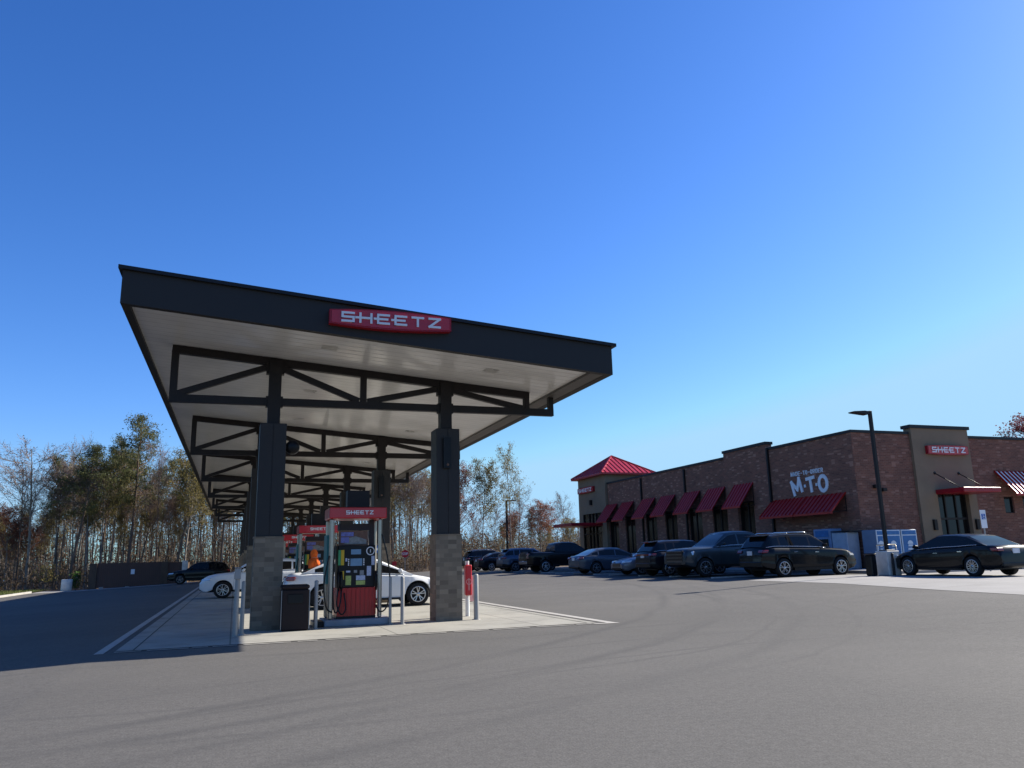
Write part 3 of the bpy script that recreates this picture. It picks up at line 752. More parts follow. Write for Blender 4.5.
# ------------------------------------------------------------------ ice boxes, kiosk, bins, lamp by the store
def freezer(x0, x1, label):
    y0, y1 = 28.45, 29.3
    t = thing('ice_freezer', ((x0+x1)/2, 28.9, ZS), label, 'freezer', 'ice freezers on the walk')
    m = MB(); m.box(x0,x1,y0,y1,ZS,2.18); m.build('body', M['icebody'], t, bevel=.02)
    m = MB(); m.box(x0+.01,x1-.01,y0-.016,y0-.001,ZS+.03,2.16); m.build('front_frame', M['icewhite'], t)
    m = MB(); m.box(x0+.07,x1-.07,y0-.035,y0-.0165,.60,1.90); d = m.build('door', M['iceblue'], t, bevel=.01)
    m = MB(); cx = (x0+x1)/2
    for w, z in ((.52,1.12),(.44,1.27),(.34,1.42)):
        w *= (x1-x0)/1.15
        m.prism([(-w/2,0),(w/2,0),(w/2*.86,.085),(-w/2*.86,.085)],(cx,y0-.0355,z),(1,0,0),(0,0,1),(0,-.008,0))
    m.prism([(.16*math.cos(q*math.pi/8),.16*math.sin(q*math.pi/8)) for q in range(9)],(cx,y0-.0355,1.53),(1,0,0),(0,0,1),(0,-.008,0))
    m.build('emblem', M['icewhite'], d)
    m = MB(); m.box(x0+.06,x1-.06,y0-.028,y0-.0165,1.95,2.12); m.build('header', M['iceblue'], t)
    m = MB(); m.tube([(x1-.14,y0-.06,.9),(x1-.14,y0-.06,1.3)],.015,6); m.build('handle', M['chrome'], d)
freezer(27.08,27.50,'narrow blue and white ice freezer left of the lamp post')
freezer(27.54,28.47,'blue and white ice freezer directly behind the lamp post')
freezer(28.51,29.42,'wide blue and white ice freezer just above the black sedan hood')
t = thing('kiosk', (26.95,31.4,ZS), 'tall pale blue kiosk with a dark screen against the brick wall', 'kiosk')
m = MB(); m.box(26.6,27.3,30.78,31.95,ZS,2.33); m.build('body', M['paleblue'], t, bevel=.03)
m = MB(); m.box(26.585,26.598,30.95,31.75,1.35,1.85); m.box(26.58,26.598,31.1,31.6,1.05,1.2); m.build('screen', M['black'], t)
m = MB(); m.box(26.585,26.598,30.9,31.8,1.95,2.25); m.build('header', M['iceblue'], t)
t = thing('vending_cabinet', (26.95,30.2,ZS), 'pale blue cabinet beside the taller kiosk at the store corner', 'cabinet')
m = MB(); m.box(26.62,27.3,29.72,30.74,ZS,2.12); m.build('body', M['palegrey'], t, bevel=.03)
m = MB(); m.box(26.607,26.618,29.86,30.62,.62,2.0); m.build('front_panel', M['palegrey'], t)
m = MB(); m.box(26.55,27.35,29.45,30.7,2.16,2.2); m.build('top_shelf', M['steel'], t)
LX, LY, LZ = 23.62, 24.35, .356
t = thing('street_lamp', (LX,LY,LZ), 'tall dark lamp post with flat head in front of the brick store corner', 'street lamp')
m = MB(); m.box(LX-.31,LX+.31,LY-.31,LY+.31,LZ,1.27); m.build('base', M['tanpost'], t, bevel=.03)
m = MB(); m.box(LX-.062,LX+.062,LY-.062,LY+.062,1.27,6.72); m.box(LX-.2,LX+.2,LY-.2,LY+.2,1.27,1.31); m.build('pole', M['steel'], t, bevel=.01)
m = MB(); m.bar((LX-.05,LY,6.66),(LX-.35,LY,6.64),.07,.07); m.build('arm', M['steel'], t)
m = MB(); m.prism([(0,0),(-.25,.02),(-.72,.06),(-.74,.10),(-.2,.14),(0,.12)],(LX-.18,LY+.17,6.55),(1,0,0),(0,0,1),(0,-.34,0)); m.build('lamp_head', M['steel'], t)
t = thing('guard_post', (LX-.35,LY-.55,LZ), 'slim dark guard post in front of the concrete lamp base', 'post')
m = MB(); m.lathe([(.05,0),(.05,.8),(.03,.83),(0,.83)],14,(LX-.18,LY-.42,LZ)); m.build('post', M['steel'], t)
t = thing('waste_bin', (22.78,24.35,LZ), 'black waste bin standing left of the concrete lamp base', 'waste bin')
m = MB(); m.box(22.62,22.90,24.15,24.5,LZ,1.12); m.build('body', M['black'], t, bevel=.04)
m = MB(); m.box(22.6,22.92,24.13,24.52,1.12,1.2); m.build('lid', M['dark'], t, bevel=.04)
t = thing('handrail', (24.3,26.0,.48), 'short grey rail panel behind the black waste bin', 'railing')
m = MB()
for x in (24.9,25.9): m.tube([(x,26.2,.48),(x,26.2,1.5)],.03,8)
m.tube([(24.9,26.2,1.5),(25.9,26.2,1.5)],.03,8); m.tube([(24.9,26.2,1.15),(25.9,26.2,1.15)],.025,8); m.build('rail', M['stain'], t)
t = thing('disabled_parking_sign', (28.85,24.4,.356), 'white and blue disabled parking sign on a post behind the black sedan', 'sign')
m = MB(); m.box(28.83,28.88,24.41,24.45,.356,2.1); m.build('post', M['galv'], t)
m = MB(); m.box(28.70,29.00,24.385,24.405,2.07,2.80); pn = m.build('panel', M['letter'], t)
m = MB(); m.box(28.75,28.95,24.378,24.3845,2.42,2.64); m.build('blue_field', M['signblue'], pn)
m = MB(); m.lathe([(.05,-.005),(.068,-.005)],16,(28.86,24.376,2.49),'Y'); m.box(28.825,28.84,24.371,24.376,2.5,2.6); m.lathe([(0,-.005),(.018,-.005)],10,(28.833,24.376,2.615),'Y'); m.build('symbol', M['letter'], pn)
# distant lamp and stop sign
t = thing('street_lamp', (27.15,80,.33), 'distant slim dark lamp post among the trees beyond the parked cars', 'street lamp')
m = MB(); m.box(27.06,27.24,79.9,80.1,.3,7.3); m.build('pole', M['steel'], t)
m = MB(); m.bar((27.1,80,7.25),(28.2,80,7.3),.4,.12); m.build('lamp_head', M['steel'], t)
t = thing('stop_sign', (13.4,66,.1), 'small red octagonal stop sign far behind the white sedan', 'sign')
m = MB(); m.box(13.37,13.43,66,66.05,0,2.1); m.build('post', M['galv'], t)
oct_ = [(.32*math.cos(R(22.5+45*k)),.32*math.sin(R(22.5+45*k))) for k in range(8)]
m = MB(); m.prism(oct_,(13.4,65.99,1.85),(1,0,0),(0,0,1),(0,-.02,0)); sp = m.build('plate', M['stopred'], t)
m = MB(); text(m,'STOP',(13.17,65.969,1.76),(1,0,0),(0,0,1),.18,.08,.045,.03,.006); m.build('lettering', M['letter'], sp)
t = thing('red_marker', (12.6,66.5,.1), 'tiny red marker low behind the white sedan windshield', 'marker')
m = MB(); m.box(12.57,12.63,66.5,66.55,0,.95); m.build('post', M['white'], t)
m = MB(); m.box(12.42,12.78,66.47,66.499,.9,1.25); m.build('plate', M['stopred'], t)

# ------------------------------------------------------------------ left side: enclosure, planter, marker
t = thing('dumpster_enclosure', (-7.3,72.5,-.3), 'dark brown slatted dumpster enclosure at the left edge of the lot', 'enclosure')
ZE = -.36; YE = 72.4
m = MB(); m.box(-10.45,-5.68,YE+.1,YE+.22,-.29,1.68); m.build('gate', M['wood'], t)
m = MB(); m.box(-5.16,-4.1,YE+.1,YE+.22,-.16,1.64); m.build('gate', M['wood'], t)
m = MB(); m.box(-5.68,-5.16,YE,YE+.35,ZE,1.70); m.build('pillar', M['woodpost'], t)
m = MB(); m.box(-11.0,-10.45,YE,YE+.4,ZE-.1,1.66); m.build('pillar', M['woodpost'], t)
m = MB(); m.box(-4.1,-3.66,YE,YE+.4,ZE,1.74); m.build('pillar', M['tanpost'], t)
m = MB(); m.box(-10.95,-10.65,YE+.4,77,ZE-.1,1.6); m.box(-4.0,-3.75,YE+.4,77,ZE,1.6); m.box(-10.65,-4.0,76.8,77,ZE,1.6); m.build('wall', M['woodpost'], t)
m = MB(); m.box(-7.95,-7.67,YE+.08,YE+.098,.75,1.14); m.build('notice', M['letter'], t)
for x in (-10.2,-8.3):
    m = MB(); m.box(x,x+.3,YE+.02,YE+.1,-.38,-.2); m.build('gate_foot', M['galv'], t)
t = thing('planter', (-12.55,72.6,-.42), 'pale concrete drum planter at the corner of the grass verge', 'planter')
m = MB(); m.lathe([(.36,0),(.40,.05),(.40,.85),(.36,.9),(.33,.9),(.33,.7),(0,.7)],24,(-12.55,72.6,-.42)); m.build('drum', M['tanpost'], t)
t = thing('utility_marker', (-19.6,84,-.42), 'small yellow utility marker post in the grass at far left', 'marker')
m = MB(); m.box(-19.7,-19.5,83.9,84,-.42,.55); m.build('post', M['yellow'], t)
m = MB(); m.box(-19.66,-19.54,83.89,83.899,.2,.45); m.build('label_plate', M['letter'], t)

# ------------------------------------------------------------------ vehicles
def lerp_pts(pts, x):
    if x <= pts[0][0]: return pts[0][1]
    for (x0,v0),(x1,v1) in zip(pts, pts[1:]):
        if x <= x1: return v0 + (v1-v0)*(x-x0)/(x1-x0)
    return pts[-1][1]
def smooth_pts(pts, x, d=.09):
    return (lerp_pts(pts,x-d)+2*lerp_pts(pts,x)+lerp_pts(pts,x+d))/4
SPEC = {
 'sedan': dict(L=4.86,W=1.85,H=1.45,wb=(1.03,3.86),wr=.342,
   top=[(0,.70),(.05,.93),(.18,1.02),(.85,1.06),(1.6,1.0),(3.2,.95),(3.75,.90),(4.4,.78),(4.72,.68),(4.86,.55)],
   bot=[(0,.42),(.15,.30),(.6,.22),(4.3,.19),(4.7,.22),(4.86,.36)],
   cab=(.42,1.28,2.55,3.72), roof=[(.42,1.02),(.85,1.22),(1.28,1.39),(1.75,1.445),(2.3,1.45),(2.6,1.42),(3.1,1.2),(3.72,.92)], pillars=[1.22,2.28]),
 'suv': dict(L=4.62,W=1.87,H=1.67,wb=(.93,3.69),wr=.365,
   top=[(0,.74),(.04,1.04),(.10,1.14),(.6,1.16),(2.6,1.11),(3.2,1.09),(3.9,1.04),(4.32,.95),(4.54,.82),(4.62,.64)],
   bot=[(0,.48),(.15,.36),(.6,.27),(4.1,.25),(4.45,.28),(4.62,.42)],
   cab=(.10,.50,2.50,3.30), roof=[(.10,1.14),(.28,1.40),(.50,1.60),(1.0,1.665),(1.9,1.68),(2.50,1.64),(2.9,1.42),(3.30,1.09)], pillars=[.86,1.32,2.30]),
 'pickup': dict(L=5.89,W=2.03,H=1.95,wb=(1.25,4.94),wr=.40,
   top=[(0,.80),(.04,1.30),(.1,1.32),(2.0,1.32),(3.9,1.28),(4.6,1.27),(5.4,1.23),(5.76,1.18),(5.86,1.05),(5.89,.85)],
   bot=[(0,.55),(.15,.50),(.7,.42),(5.2,.40),(5.6,.40),(5.89,.55)],
   cab=(1.95,2.10,3.55,4.45), roof=[(1.95,1.32),(2.02,1.70),(2.10,1.87),(2.5,1.945),(3.2,1.95),(3.55,1.89),(4.0,1.60),(4.45,1.26)], pillars=[2.02,2.28,3.12]),
}
RIM = {}
def wheel(car, x, side, W, r, rimmat, spokes):
    y = side*(W/2-.12); n = 28
    m = MB(); s = side
    prof = [(r*.66,-.10),(r*.9,-.115),(r*.985,-.09),(r,-.04),(r,.04),(r*.985,.09),(r*.9,.115),(r*.66,.10)]
    m.lathe([(a_,b_) for a_,b_ in prof], n, (x,y,r), 'Y'); m.lathe([(0,-.06),(r*.67,-.06)],n,(x,y,r),'Y')
    m.lathe([(r*.67,.055*s),(0,.055*s)] if s < 0 else [(0,.055),(r*.67,.055)], n, (x,y,r), 'Y')
    w = m.build('wheel', M['rubber'], car, local=True)
    m = MB(); yo = y + s*.10
    m.lathe([(r*.60,s*.0),(r*.68,s*.012),(r*.69,-s*.03)], n, (x,yo,r), 'Y')
    for k in range(spokes):
        t0 = 2*math.pi*(k+.25)/spokes
        for dt in (-.10,.10):
            a0 = t0+dt*.6; a1 = t0+dt*2.1
            p = Vector((x+math.cos(a0)*r*.10, yo-.015*s, r+math.sin(a0)*r*.10)); q = Vector((x+math.cos(a1)*r*.62, yo-.005*s, r+math.sin(a1)*r*.62))
            m.bar(p, q, .026 if spokes < 6 else .022, .03, (0,1,0))
    m.lathe([(0,s*.01),(r*.16,s*.008),(r*.18,-s*.02)], 14, (x,yo,r), 'Y')
    m.build('rim', M[rimmat], w, local=True)
def make_car(kind, paint, loc, heading, label, cat, rim='alloy', spokes=5, rack=False, chrome=True, brake=False, name=None, clad=True):
    sp = SPEC[kind]; L, W = sp['L'], sp['W']; hw = W/2; r = sp['wr']
    nm = name or {'sedan':'parked_sedan','suv':'parked_suv','pickup':'parked_pickup'}[kind]
    x, y, z = loc
    t = thing(nm, loc, label, cat, 'cars on the lot', heading)
    off = L/2; fr = {'sedan':.70,'suv':.78,'pickup':.90}[kind]
    def widx(u):
        f = 1.0
        if u < .55: f = .80 + .20*math.sin(min(1,u/.55)*math.pi/2)
        if u > L-.85: f = fr + (1-fr)*math.sin(min(1,(L-u)/.85)*math.pi/2)
        return hw*f
    xs = sorted(set([0,.02,.05,.1,.18,.3,.45,L-.3,L-.18,L-.1,L-.05,L-.02,L] + [round(.6+i*.2,3) for i in range(int((L-1)/.2))] +
        [round(wx+r*1.13*c,3) for wx in sp['wb'] for c in (-1,-.985,-.94,-.85,-.7,-.5,-.25,0,.25,.5,.7,.85,.94,.985,1)]))
    rows = []
    for u in xs:
        zb = smooth_pts(sp['bot'],u,.05); zt = smooth_pts(sp['top'],u,.06); w = widx(u); h = zt-zb
        za = 0
        for wx in sp['wb']:
            d = abs(u-wx); ra = r*1.13
            if d < ra: za = max(za, r + math.sqrt(ra*ra-d*d)*1.0)
        sec = [(0,zb),(.78*w,zb),(.955*w,zb+.06*h),(.985*w,zb+.27*h),(.972*w,zb+.50*h),(1.0*w,zb+.70*h),(.945*w,zb+.93*h),(.86*w,zt),(0,zt+.025)]
        out = []
        for i, (yy, zz) in enumerate(sec):
            if 1 <= i <= 5: zz = max(zz, min(za, zt-.06) + .004*i) if za else zz
            out.append((yy, zz))
        rows.append((u-off, out))
    m = MB(); nS = len(rows[0][1])
    for side in (1,-1):
        vs = [(X, side*yy, zz) for X, sec in rows for yy, zz in sec]
        fs = []; mis = []
        for i in range(len(rows)-1):
            for j in range(nS-1):
                f = (i*nS+j, (i+1)*nS+j, (i+1)*nS+j+1, i*nS+j+1)
                fs.append(f if side > 0 else f[::-1]); mis.append(1 if j == 0 or (kind == 'suv' and clad and j in (1,2)) else 0)
        n0 = len(m.v); m.v += [Vector(v) for v in vs]
        for f, q in zip(fs, mis): m.f.append(tuple(i+n0 for i in f)); m.mi.append(q); m.sm.append(q == 0)
        for i, rev in ((0, side > 0), (len(rows)-1, side < 0)):
            f = tuple(n0+i*nS+j for j in range(nS)); m.f.append(f[::-1] if not rev else f); m.mi.append(0); m.sm.append(True)
    # greenhouse: body-coloured roof, pillars and rails here, panes in their own part
    c0, c1, c2, c3 = sp['cab']; g = MB()
    cx = sorted(set([c0 + (c3-c0)*i/26 for i in range(27)] + [c1, c2] + [p_+d for p_ in sp['pillars'] for d in (-.035,.035)]))
    rowc = []
    for u in cx:
        zbel = smooth_pts(sp['top'],u,.06)-.012; zr = max(smooth_pts(sp['roof'],u,.05), zbel+.004); w = widx(u)
        hh = zr-zbel; wb = .90*w; wt = wb-.30*hh
        zs = zr-.05*min(1,hh/.3)
        f1, f2 = .10, .84
        rowc.append([(wb,zbel),(wb+(wt-wb)*f1,zbel+(zs-zbel)*f1),(wb+(wt-wb)*f2,zbel+(zs-zbel)*f2),(wt,zs),(wt-.09,zr),(.0,zr+.018)])
    for i in range(len(cx)-1):
        mid = (cx[i]+cx[i+1])/2
        hmid = (rowc[i][3][1]-rowc[i][0][1]+rowc[i+1][3][1]-rowc[i+1][0][1])/2
        for j in range(5):
            for side in (1,-1):
                q = [(cx[i]-off, side*rowc[i][j][0], rowc[i][j][1]),(cx[i+1]-off, side*rowc[i+1][j][0], rowc[i+1][j][1]),
                     (cx[i+1]-off, side*rowc[i+1][j+1][0], rowc[i+1][j+1][1]),(cx[i]-off, side*rowc[i][j+1][0], rowc[i][j+1][1])]
                if side < 0: q = q[::-1]
                isg = False
                if j == 1 and hmid > .13 and not any(abs(mid-p_) < .034 for p_ in sp['pillars']) and c0+.2*(c1-c0) < mid < c3-.12: isg = True
                if j == 4 and (mid > c2+.10 or mid < c1-.08) and c0+.06 < mid < c3-.05: isg = True
                (g if isg else m).face(q, 0, True)
    if kind == 'pickup':                       # bed floor well
        m.box(.1-off,1.9-off,-hw*.8,hw*.8,1.335,1.35,1)
    # dark seams for doors and sills
    zse = .52
    for side in (1,-1):
        for u in ({'sedan':(1.3,2.32,3.35),'suv':(1.32,2.34,3.25),'pickup':(2.2,3.12,4.12)}[kind]):
            zb_ = smooth_pts(sp['bot'],u,.05); zt = smooth_pts(sp['top'],u,.06); h_ = zt-zb_; w = widx(u)
            pr_ = [(.955*w,zb_+.08*h_),(.985*w,zb_+.27*h_),(.972*w,zb_+.50*h_),(1.0*w,zb_+.70*h_),(.945*w,zb_+.93*h_)]
            for (ya_,za_),(yb_,zc_) in zip(pr_, pr_[1:]):
                m.bar((u-off,side*(ya_-.002),za_),(u-off,side*(yb_-.002),zc_),.009,.009,(1,0,0),1)
        m.box(sp['wb'][0]+r*1.25-off, sp['wb'][1]-r*1.25-off, side*(hw*.955), side*(hw+.004) , sp['bot'][2][1]-.01, sp['bot'][2][1]+.1 if kind != 'sedan' else sp['bot'][2][1]+.05, 1)
    body = m.build('body', [M[paint], M['black']], t, local=True, merge=True)
    if g.f: g.build('window', M['glass'], t, local=True, merge=True)
    if chrome:
        m = MB()
        for side in (1,-1):
            pts = []
            for i, u in enumerate(cx):
                if c0+.3*(c1-c0) < u < c3-.15: pts.append((u-off, side*(rowc[i][1][0]+.004), rowc[i][1][1]))
            if len(pts) > 2: m.tube(pts, .010, 5)
        m.build('window_trim', M['chrome'], t, local=True)
    for wx in sp['wb']:
        for side in (1,-1): wheel(t, wx-off, side, W, r, rim, spokes)
    # lamps
    zt = smooth_pts(sp['top'],L-.25); zr = smooth_pts(sp['top'],.12)
    hl = {'sedan':(.68,.17,.30),'suv':(.82,.16,.30),'pickup':(1.0,.26,.26)}[kind]
    for side in (1,-1):
        m = MB(); wf = widx(L-.28); xf = L-.16-off if kind != 'pickup' else L-.12-off
        m.obox((xf-.10, side*(wf*.855), hl[0]), (.19,-side*.10,-.015), (.0,side*hl[2]*.33,0), (-.03,0,hl[1]*.36)); m.build('headlight', M['headlamp'], t, local=True, bevel=.03)
        m = MB(); wr_ = widx(.14)
        tz = {'sedan':.90,'suv':1.0,'pickup':1.08}[kind]; th_ = {'sedan':.055,'suv':.055,'pickup':.17}[kind]
        m.obox((.13-off, side*(wr_*.885), tz), (.12,side*.035,0), (0,side*(.15 if kind != 'pickup' else .07),0), (.02,0,th_)); m.build('taillight', M['taillamp'], t, local=True, bevel=.02)
        m = MB(); mx = c3-.42-off; zz = lerp_pts(sp['top'],c3-.4)+.07
        m.obox((mx, side*(hw+.08), zz+.03), (.06,side*.02,0),(-.015,side*.095,.01),(-.02,0,.06)); m.bar((mx+.03,side*(hw-.12),zz-.03),(mx+.02,side*(hw+.02),zz-.005),.04,.03); m.build('side_mirror', M[paint] if kind != 'pickup' else M['black'], t, local=True, bevel=.03)
        for u in ({'sedan':(1.45,2.5),'suv':(1.5,2.52),'pickup':(2.42,3.3)}[kind]):
            zz = smooth_pts(sp['top'],u)-.17
            m = MB(); m.box(u-off-.08,u-off+.10,side*(hw*.975-.01),side*(hw*.975+.035),zz-.014,zz+.014); m.build('door_handle', M['chrome'] if chrome else M[paint], t, local=True)
    m = MB(); gh = {'sedan':(.42,.62,.42),'suv':(.50,.78,.50),'pickup':(.66,1.13,.70)}[kind]
    m.box(L-.075-off,L+.012-off,-gh[2],gh[2],gh[0],gh[1]); gr = m.build('grille', M['black'], t, local=True, bevel=.02)
    m = MB()
    for q in range(4):
        zz = gh[0]+.03+(gh[1]-gh[0]-.06)*q/3; m.box(L+.008-off,L+.02-off,-gh[2]*.92,gh[2]*.92,zz-.008,zz+.008)
    m.build('grille_bar', M['alloyd'], gr, local=True)
    m = MB(); m.box(-.012-off,.02-off,-.155,.155,{'sedan':.76,'suv':.86,'pickup':.62}[kind],{'sedan':.92,'suv':1.02,'pickup':.77}[kind]); m.build('licence_plate', M['plate'], t, local=True)
    m = MB(); zbp = {'sedan':(.33,.46),'suv':(.40,.62),'pickup':(.55,.74)}[kind]
    m.box(-.03-off,.10-off,-hw*.76,hw*.76,*zbp); m.build('rear_bumper', M['alloyd'] if kind == 'pickup' else M['black'], t, local=True, bevel=.03)
    m = MB(); m.box(L-.13-off,L+.015-off,-hw*.55,hw*.55,zbp[0]-.05,zbp[0]+.08); m.build('front_bumper', M['black'], t, local=True, bevel=.03)
    # dark wheel wells and floor pan
    m = MB(); m.box(.4-off,L-.4-off,-hw*.70,hw*.70,sp['bot'][2][1]+.01,.72)
    m.build('underbody', M['black'], t, local=True)
    if kind == 'suv':
        m = MB(); m.obox((.40-off,0,1.60),(.16,0,.02),(0,.60,0),(0,0,.018)); m.build('spoiler', M[paint], t, local=True, bevel=.01)
        if brake:
            m = MB(); m.box(.235-off,.30-off,-.22,.22,1.555,1.60); m.build('brake_lamp', M['taillamp'], t, local=True)
            m = MB(); m.box(-.02-off,.07-off,-.55,.55,.97,1.03); m.build('light_bar', M['taillamp'], t, local=True)
    if rack:
        m = MB()
        for side in (1,-1):
            m.tube([(.75-off,side*.56,1.66),(.85-off,side*.56,1.71),(2.3-off,side*.56,1.72),(2.42-off,side*.56,1.66)],.018,6)
        m.build('roof_rack', M['chrome'], t, local=True)
    return t
PX = 0; NX = math.pi; PY = math.pi/2
def row_z(x): return gz(x)+.006
rs = make_car('sedan','p_black',(24.46,22.0,.36),PY,'black sedan seen from its left side parked by the store side door','car',spokes=7,rim='alloy'); rs.scale = (.97,.97,.985)
bs = make_car('suv','p_black',(22.06,27.60,.315),PX,'black suv with roof rails and bright rims nosed in at the concrete apron','suv',rack=True,spokes=5); bs.scale = (1.01,1.01,1.035)
make_car('pickup','p_grey',(21.4,31.35,.335),NX,'slate grey pickup backed in with its bright headlight facing out','pickup',rim='alloyd',spokes=6)
make_car('suv','p_navy',(20.9,34.55,.32),PX,'dark navy crossover with red tail lamps between grey pickup and silver hood','suv',brake=True)
make_car('sedan','p_lav',(21.0,37.35,.32),NX,'silver car backed in with only its hood and dark grille showing','car')
make_car('sedan','p_silver',(20.75,42.3,.32),PX,'silver blue sedan parked alone beneath the awnings','car',chrome=False,rim='alloyd')
make_car('pickup','p_black',(21.1,50.35,.33),PX,'black pickup with open bed towards the lot, left of the silver blue sedan','pickup',chrome=False)
make_car('suv','p_blue',(20.65,55.9,.32),PX,'steel blue suv parked left of the black pickup','suv',chrome=False,rim='alloyd')
make_car('sedan','p_navy',(20.7,61.7,.32),PX,'dark navy sedan parked left of the steel blue suv','car')
make_car('suv','p_black',(20.4,64.7,.32),PX,'farthest dark suv with bright window trim at the end of the row','suv',rack=True)
make_car('sedan','p_white',(3.87,25.0,.014),PX,'white sedan with bright alloy rims stopped behind the nearest pump','car',spokes=5)
wc = make_car('suv','p_white',(.93,35.85,.014),NX,clad=False,label='white car under the canopy with its nose pointing left',cat='car',spokes=6); wc.scale = (.96,.96,.92)
make_car('sedan','p_silver',(1.1,44.8,.014),NX,'grey car half hidden behind the white car pointing left','car')
make_car('suv','p_black',(-2.55,68.6,-.09),NX,'dark suv facing left in front of the brown dumpster enclosure','suv',chrome=False,rim='alloyd')

# ------------------------------------------------------------------ person in the orange hoodie
def person():
    px, py = 2.40, 26.25
    t = thing('person', (px,py,.012), 'person in a bright orange hoodie standing at the second pump', 'person')
    J = {'lo':(0,-.05,1.44,.17,.12),'pel':(0,0,.92,.175,.14),'sp':(0,0,1.12,.18,.15),'ch':(0,.0,1.33,.22,.17),'nk':(0,0,1.47,.135,.125),'hd0':(0,0,1.54,.075,.08),'hd':(0,-.0,1.63,.095,.105),'hd1':(0,0,1.72,.07,.08),
      'sl':(-.21,0,1.36,.115,.10),'el':(-.27,.03,1.14,.075,.07),'wl':(-.16,.20,1.02,.045,.045),'hl':(-.13,.28,1.03,.04,.03),
      'sr':(.21,0,1.36,.115,.10),'er':(.28,.05,1.15,.075,.07),'wr':(.16,.23,1.08,.045,.045),'hr':(.12,.31,1.10,.04,.03),
      'tl':(-.10,0,.84,.10,.10),'kl':(-.11,.02,.48,.075,.075),'al':(-.11,-.02,.10,.05,.05),'fl':(-.12,.14,.045,.045,.04),
      'tr':(.10,0,.84,.10,.10),'kr':(.11,.03,.48,.075,.075),'ar':(.12,.0,.10,.05,.05),'fr':(.13,.16,.045,.045,.04)}
    E_ = [('pel','sp'),('sp','ch'),('ch','lo'),('ch','nk'),('nk','hd0'),('hd0','hd'),('hd','hd1'),('ch','sl'),('sl','el'),('el','wl'),('wl','hl'),('ch','sr'),('sr','er'),('er','wr'),('wr','hr'),('pel','tl'),('tl','kl'),('kl','al'),('al','fl'),('pel','tr'),('tr','kr'),('kr','ar'),('ar','fr')]
    # hands: palm continues into five short bent fingers
    for s, h in ((-1,'hl'),(1,'hr')):
        bx, by, bz = J[h][:3]
        for k in range(4):
            a_ = 'f%s%d' % (h,k); b_ = 'g%s%d' % (h,k); ln = (.035,.042,.04,.03)[k]
            J[a_] = (bx-s*.01+(k-1.5)*.02, by+.045, bz-.004*k, .010,.010); J[b_] = (bx-s*.015+(k-1.5)*.019, by+.045+ln, bz-.025, .008,.008); E_ += [(h,a_),(a_,b_)]
        J['t'+h] = (bx-s*.05, by+.02, bz+.015, .011,.011); E_.append((h,'t'+h))
    names = list(J); me = bpy.data.meshes.new('body')
    ang = R(-70); ca, sa = math.cos(ang), math.sin(ang)
    me.from_pydata([(J[n_][0]*ca-J[n_][1]*sa, J[n_][0]*sa+J[n_][1]*ca, J[n_][2]) for n_ in names], [(names.index(p_),names.index(q_)) for p_, q_ in E_], [])
    o = bpy.data.objects.new('body', me); COL.objects.link(o)
    md = o.modifiers.new('skin','SKIN'); md.use_smooth_shade = True
    for i, n_ in enumerate(names):
        d = me.skin_vertices[0].data[i]; d.radius = J[n_][3:5]; d.use_root = (n_ == 'pel')
    ss = o.modifiers.new('sub','SUBSURF'); ss.levels = 2; ss.render_levels = 2
    dg = bpy.context.evaluated_depsgraph_get(); ev = bpy.data.meshes.new_from_object(o.evaluated_get(dg))
    o.modifiers.clear(); o.data = ev; ev.materials.clear()
    for q in ('orange','jeans','skin','dark'): ev.materials.append(M[q])
    hp = [Vector((J[h][0]*ca-J[h][1]*sa, J[h][0]*sa+J[h][1]*ca, J[h][2])) for h in ('hl','hr')]
    for pgn in ev.polygons:
        c = pgn.center; z = c.z
        pgn.material_index = 3 if z < .09 else 1 if z < .86 else 2 if z > 1.50 or min((c-h).length for h in hp) < .09 else 0
    o.parent = t
    # hood pulled up: an open shell round the head, and a hem
    m = MB(); fw = Vector((0*ca-1*sa, 0*sa+1*ca, 0)); rt = Vector((ca,sa,0)); vs = []; fs = []
    nu, nv = 12, 9
    for i in range(nu+1):
        th = R(-125+250*i/nu)
        for j in range(nv+1):
            ph = R(-80+158*j/nv); d = rt*math.sin(th)*math.cos(ph) - fw*math.cos(th)*math.cos(ph) + Vector((0,0,1))*math.sin(ph)
            vs.append(Vector((0,0,1.625)) + Vector((d.x*.122,d.y*.122,d.z*(.135 if d.z>0 else .24))))
    for i in range(nu):
        for j in range(nv): fs.append((i*(nv+1)+j,(i+1)*(nv+1)+j,(i+1)*(nv+1)+j+1,i*(nv+1)+j+1))
    m.mesh(vs, fs, 0, True); m.build('hood', M['orange'], t, local=True)
    m = MB(); c = Vector((0,0,1.62))
    for s in (-1,1): m.lathe([(0,.012),(.009,.008),(.012,0)],8,c+fw*.098+rt*s*.032+Vector((0,0,.015)),'Z')
    m.build('eyes', M['black'], t, local=True)
    m = MB(); m.tube([c+fw*.09+Vector((0,0,.01)), c+fw*.125+Vector((0,0,-.025)), c+fw*.095+Vector((0,0,-.04))],[.008,.016,.01],8); m.build('nose', M['skin'], t, local=True)
    return t
person()

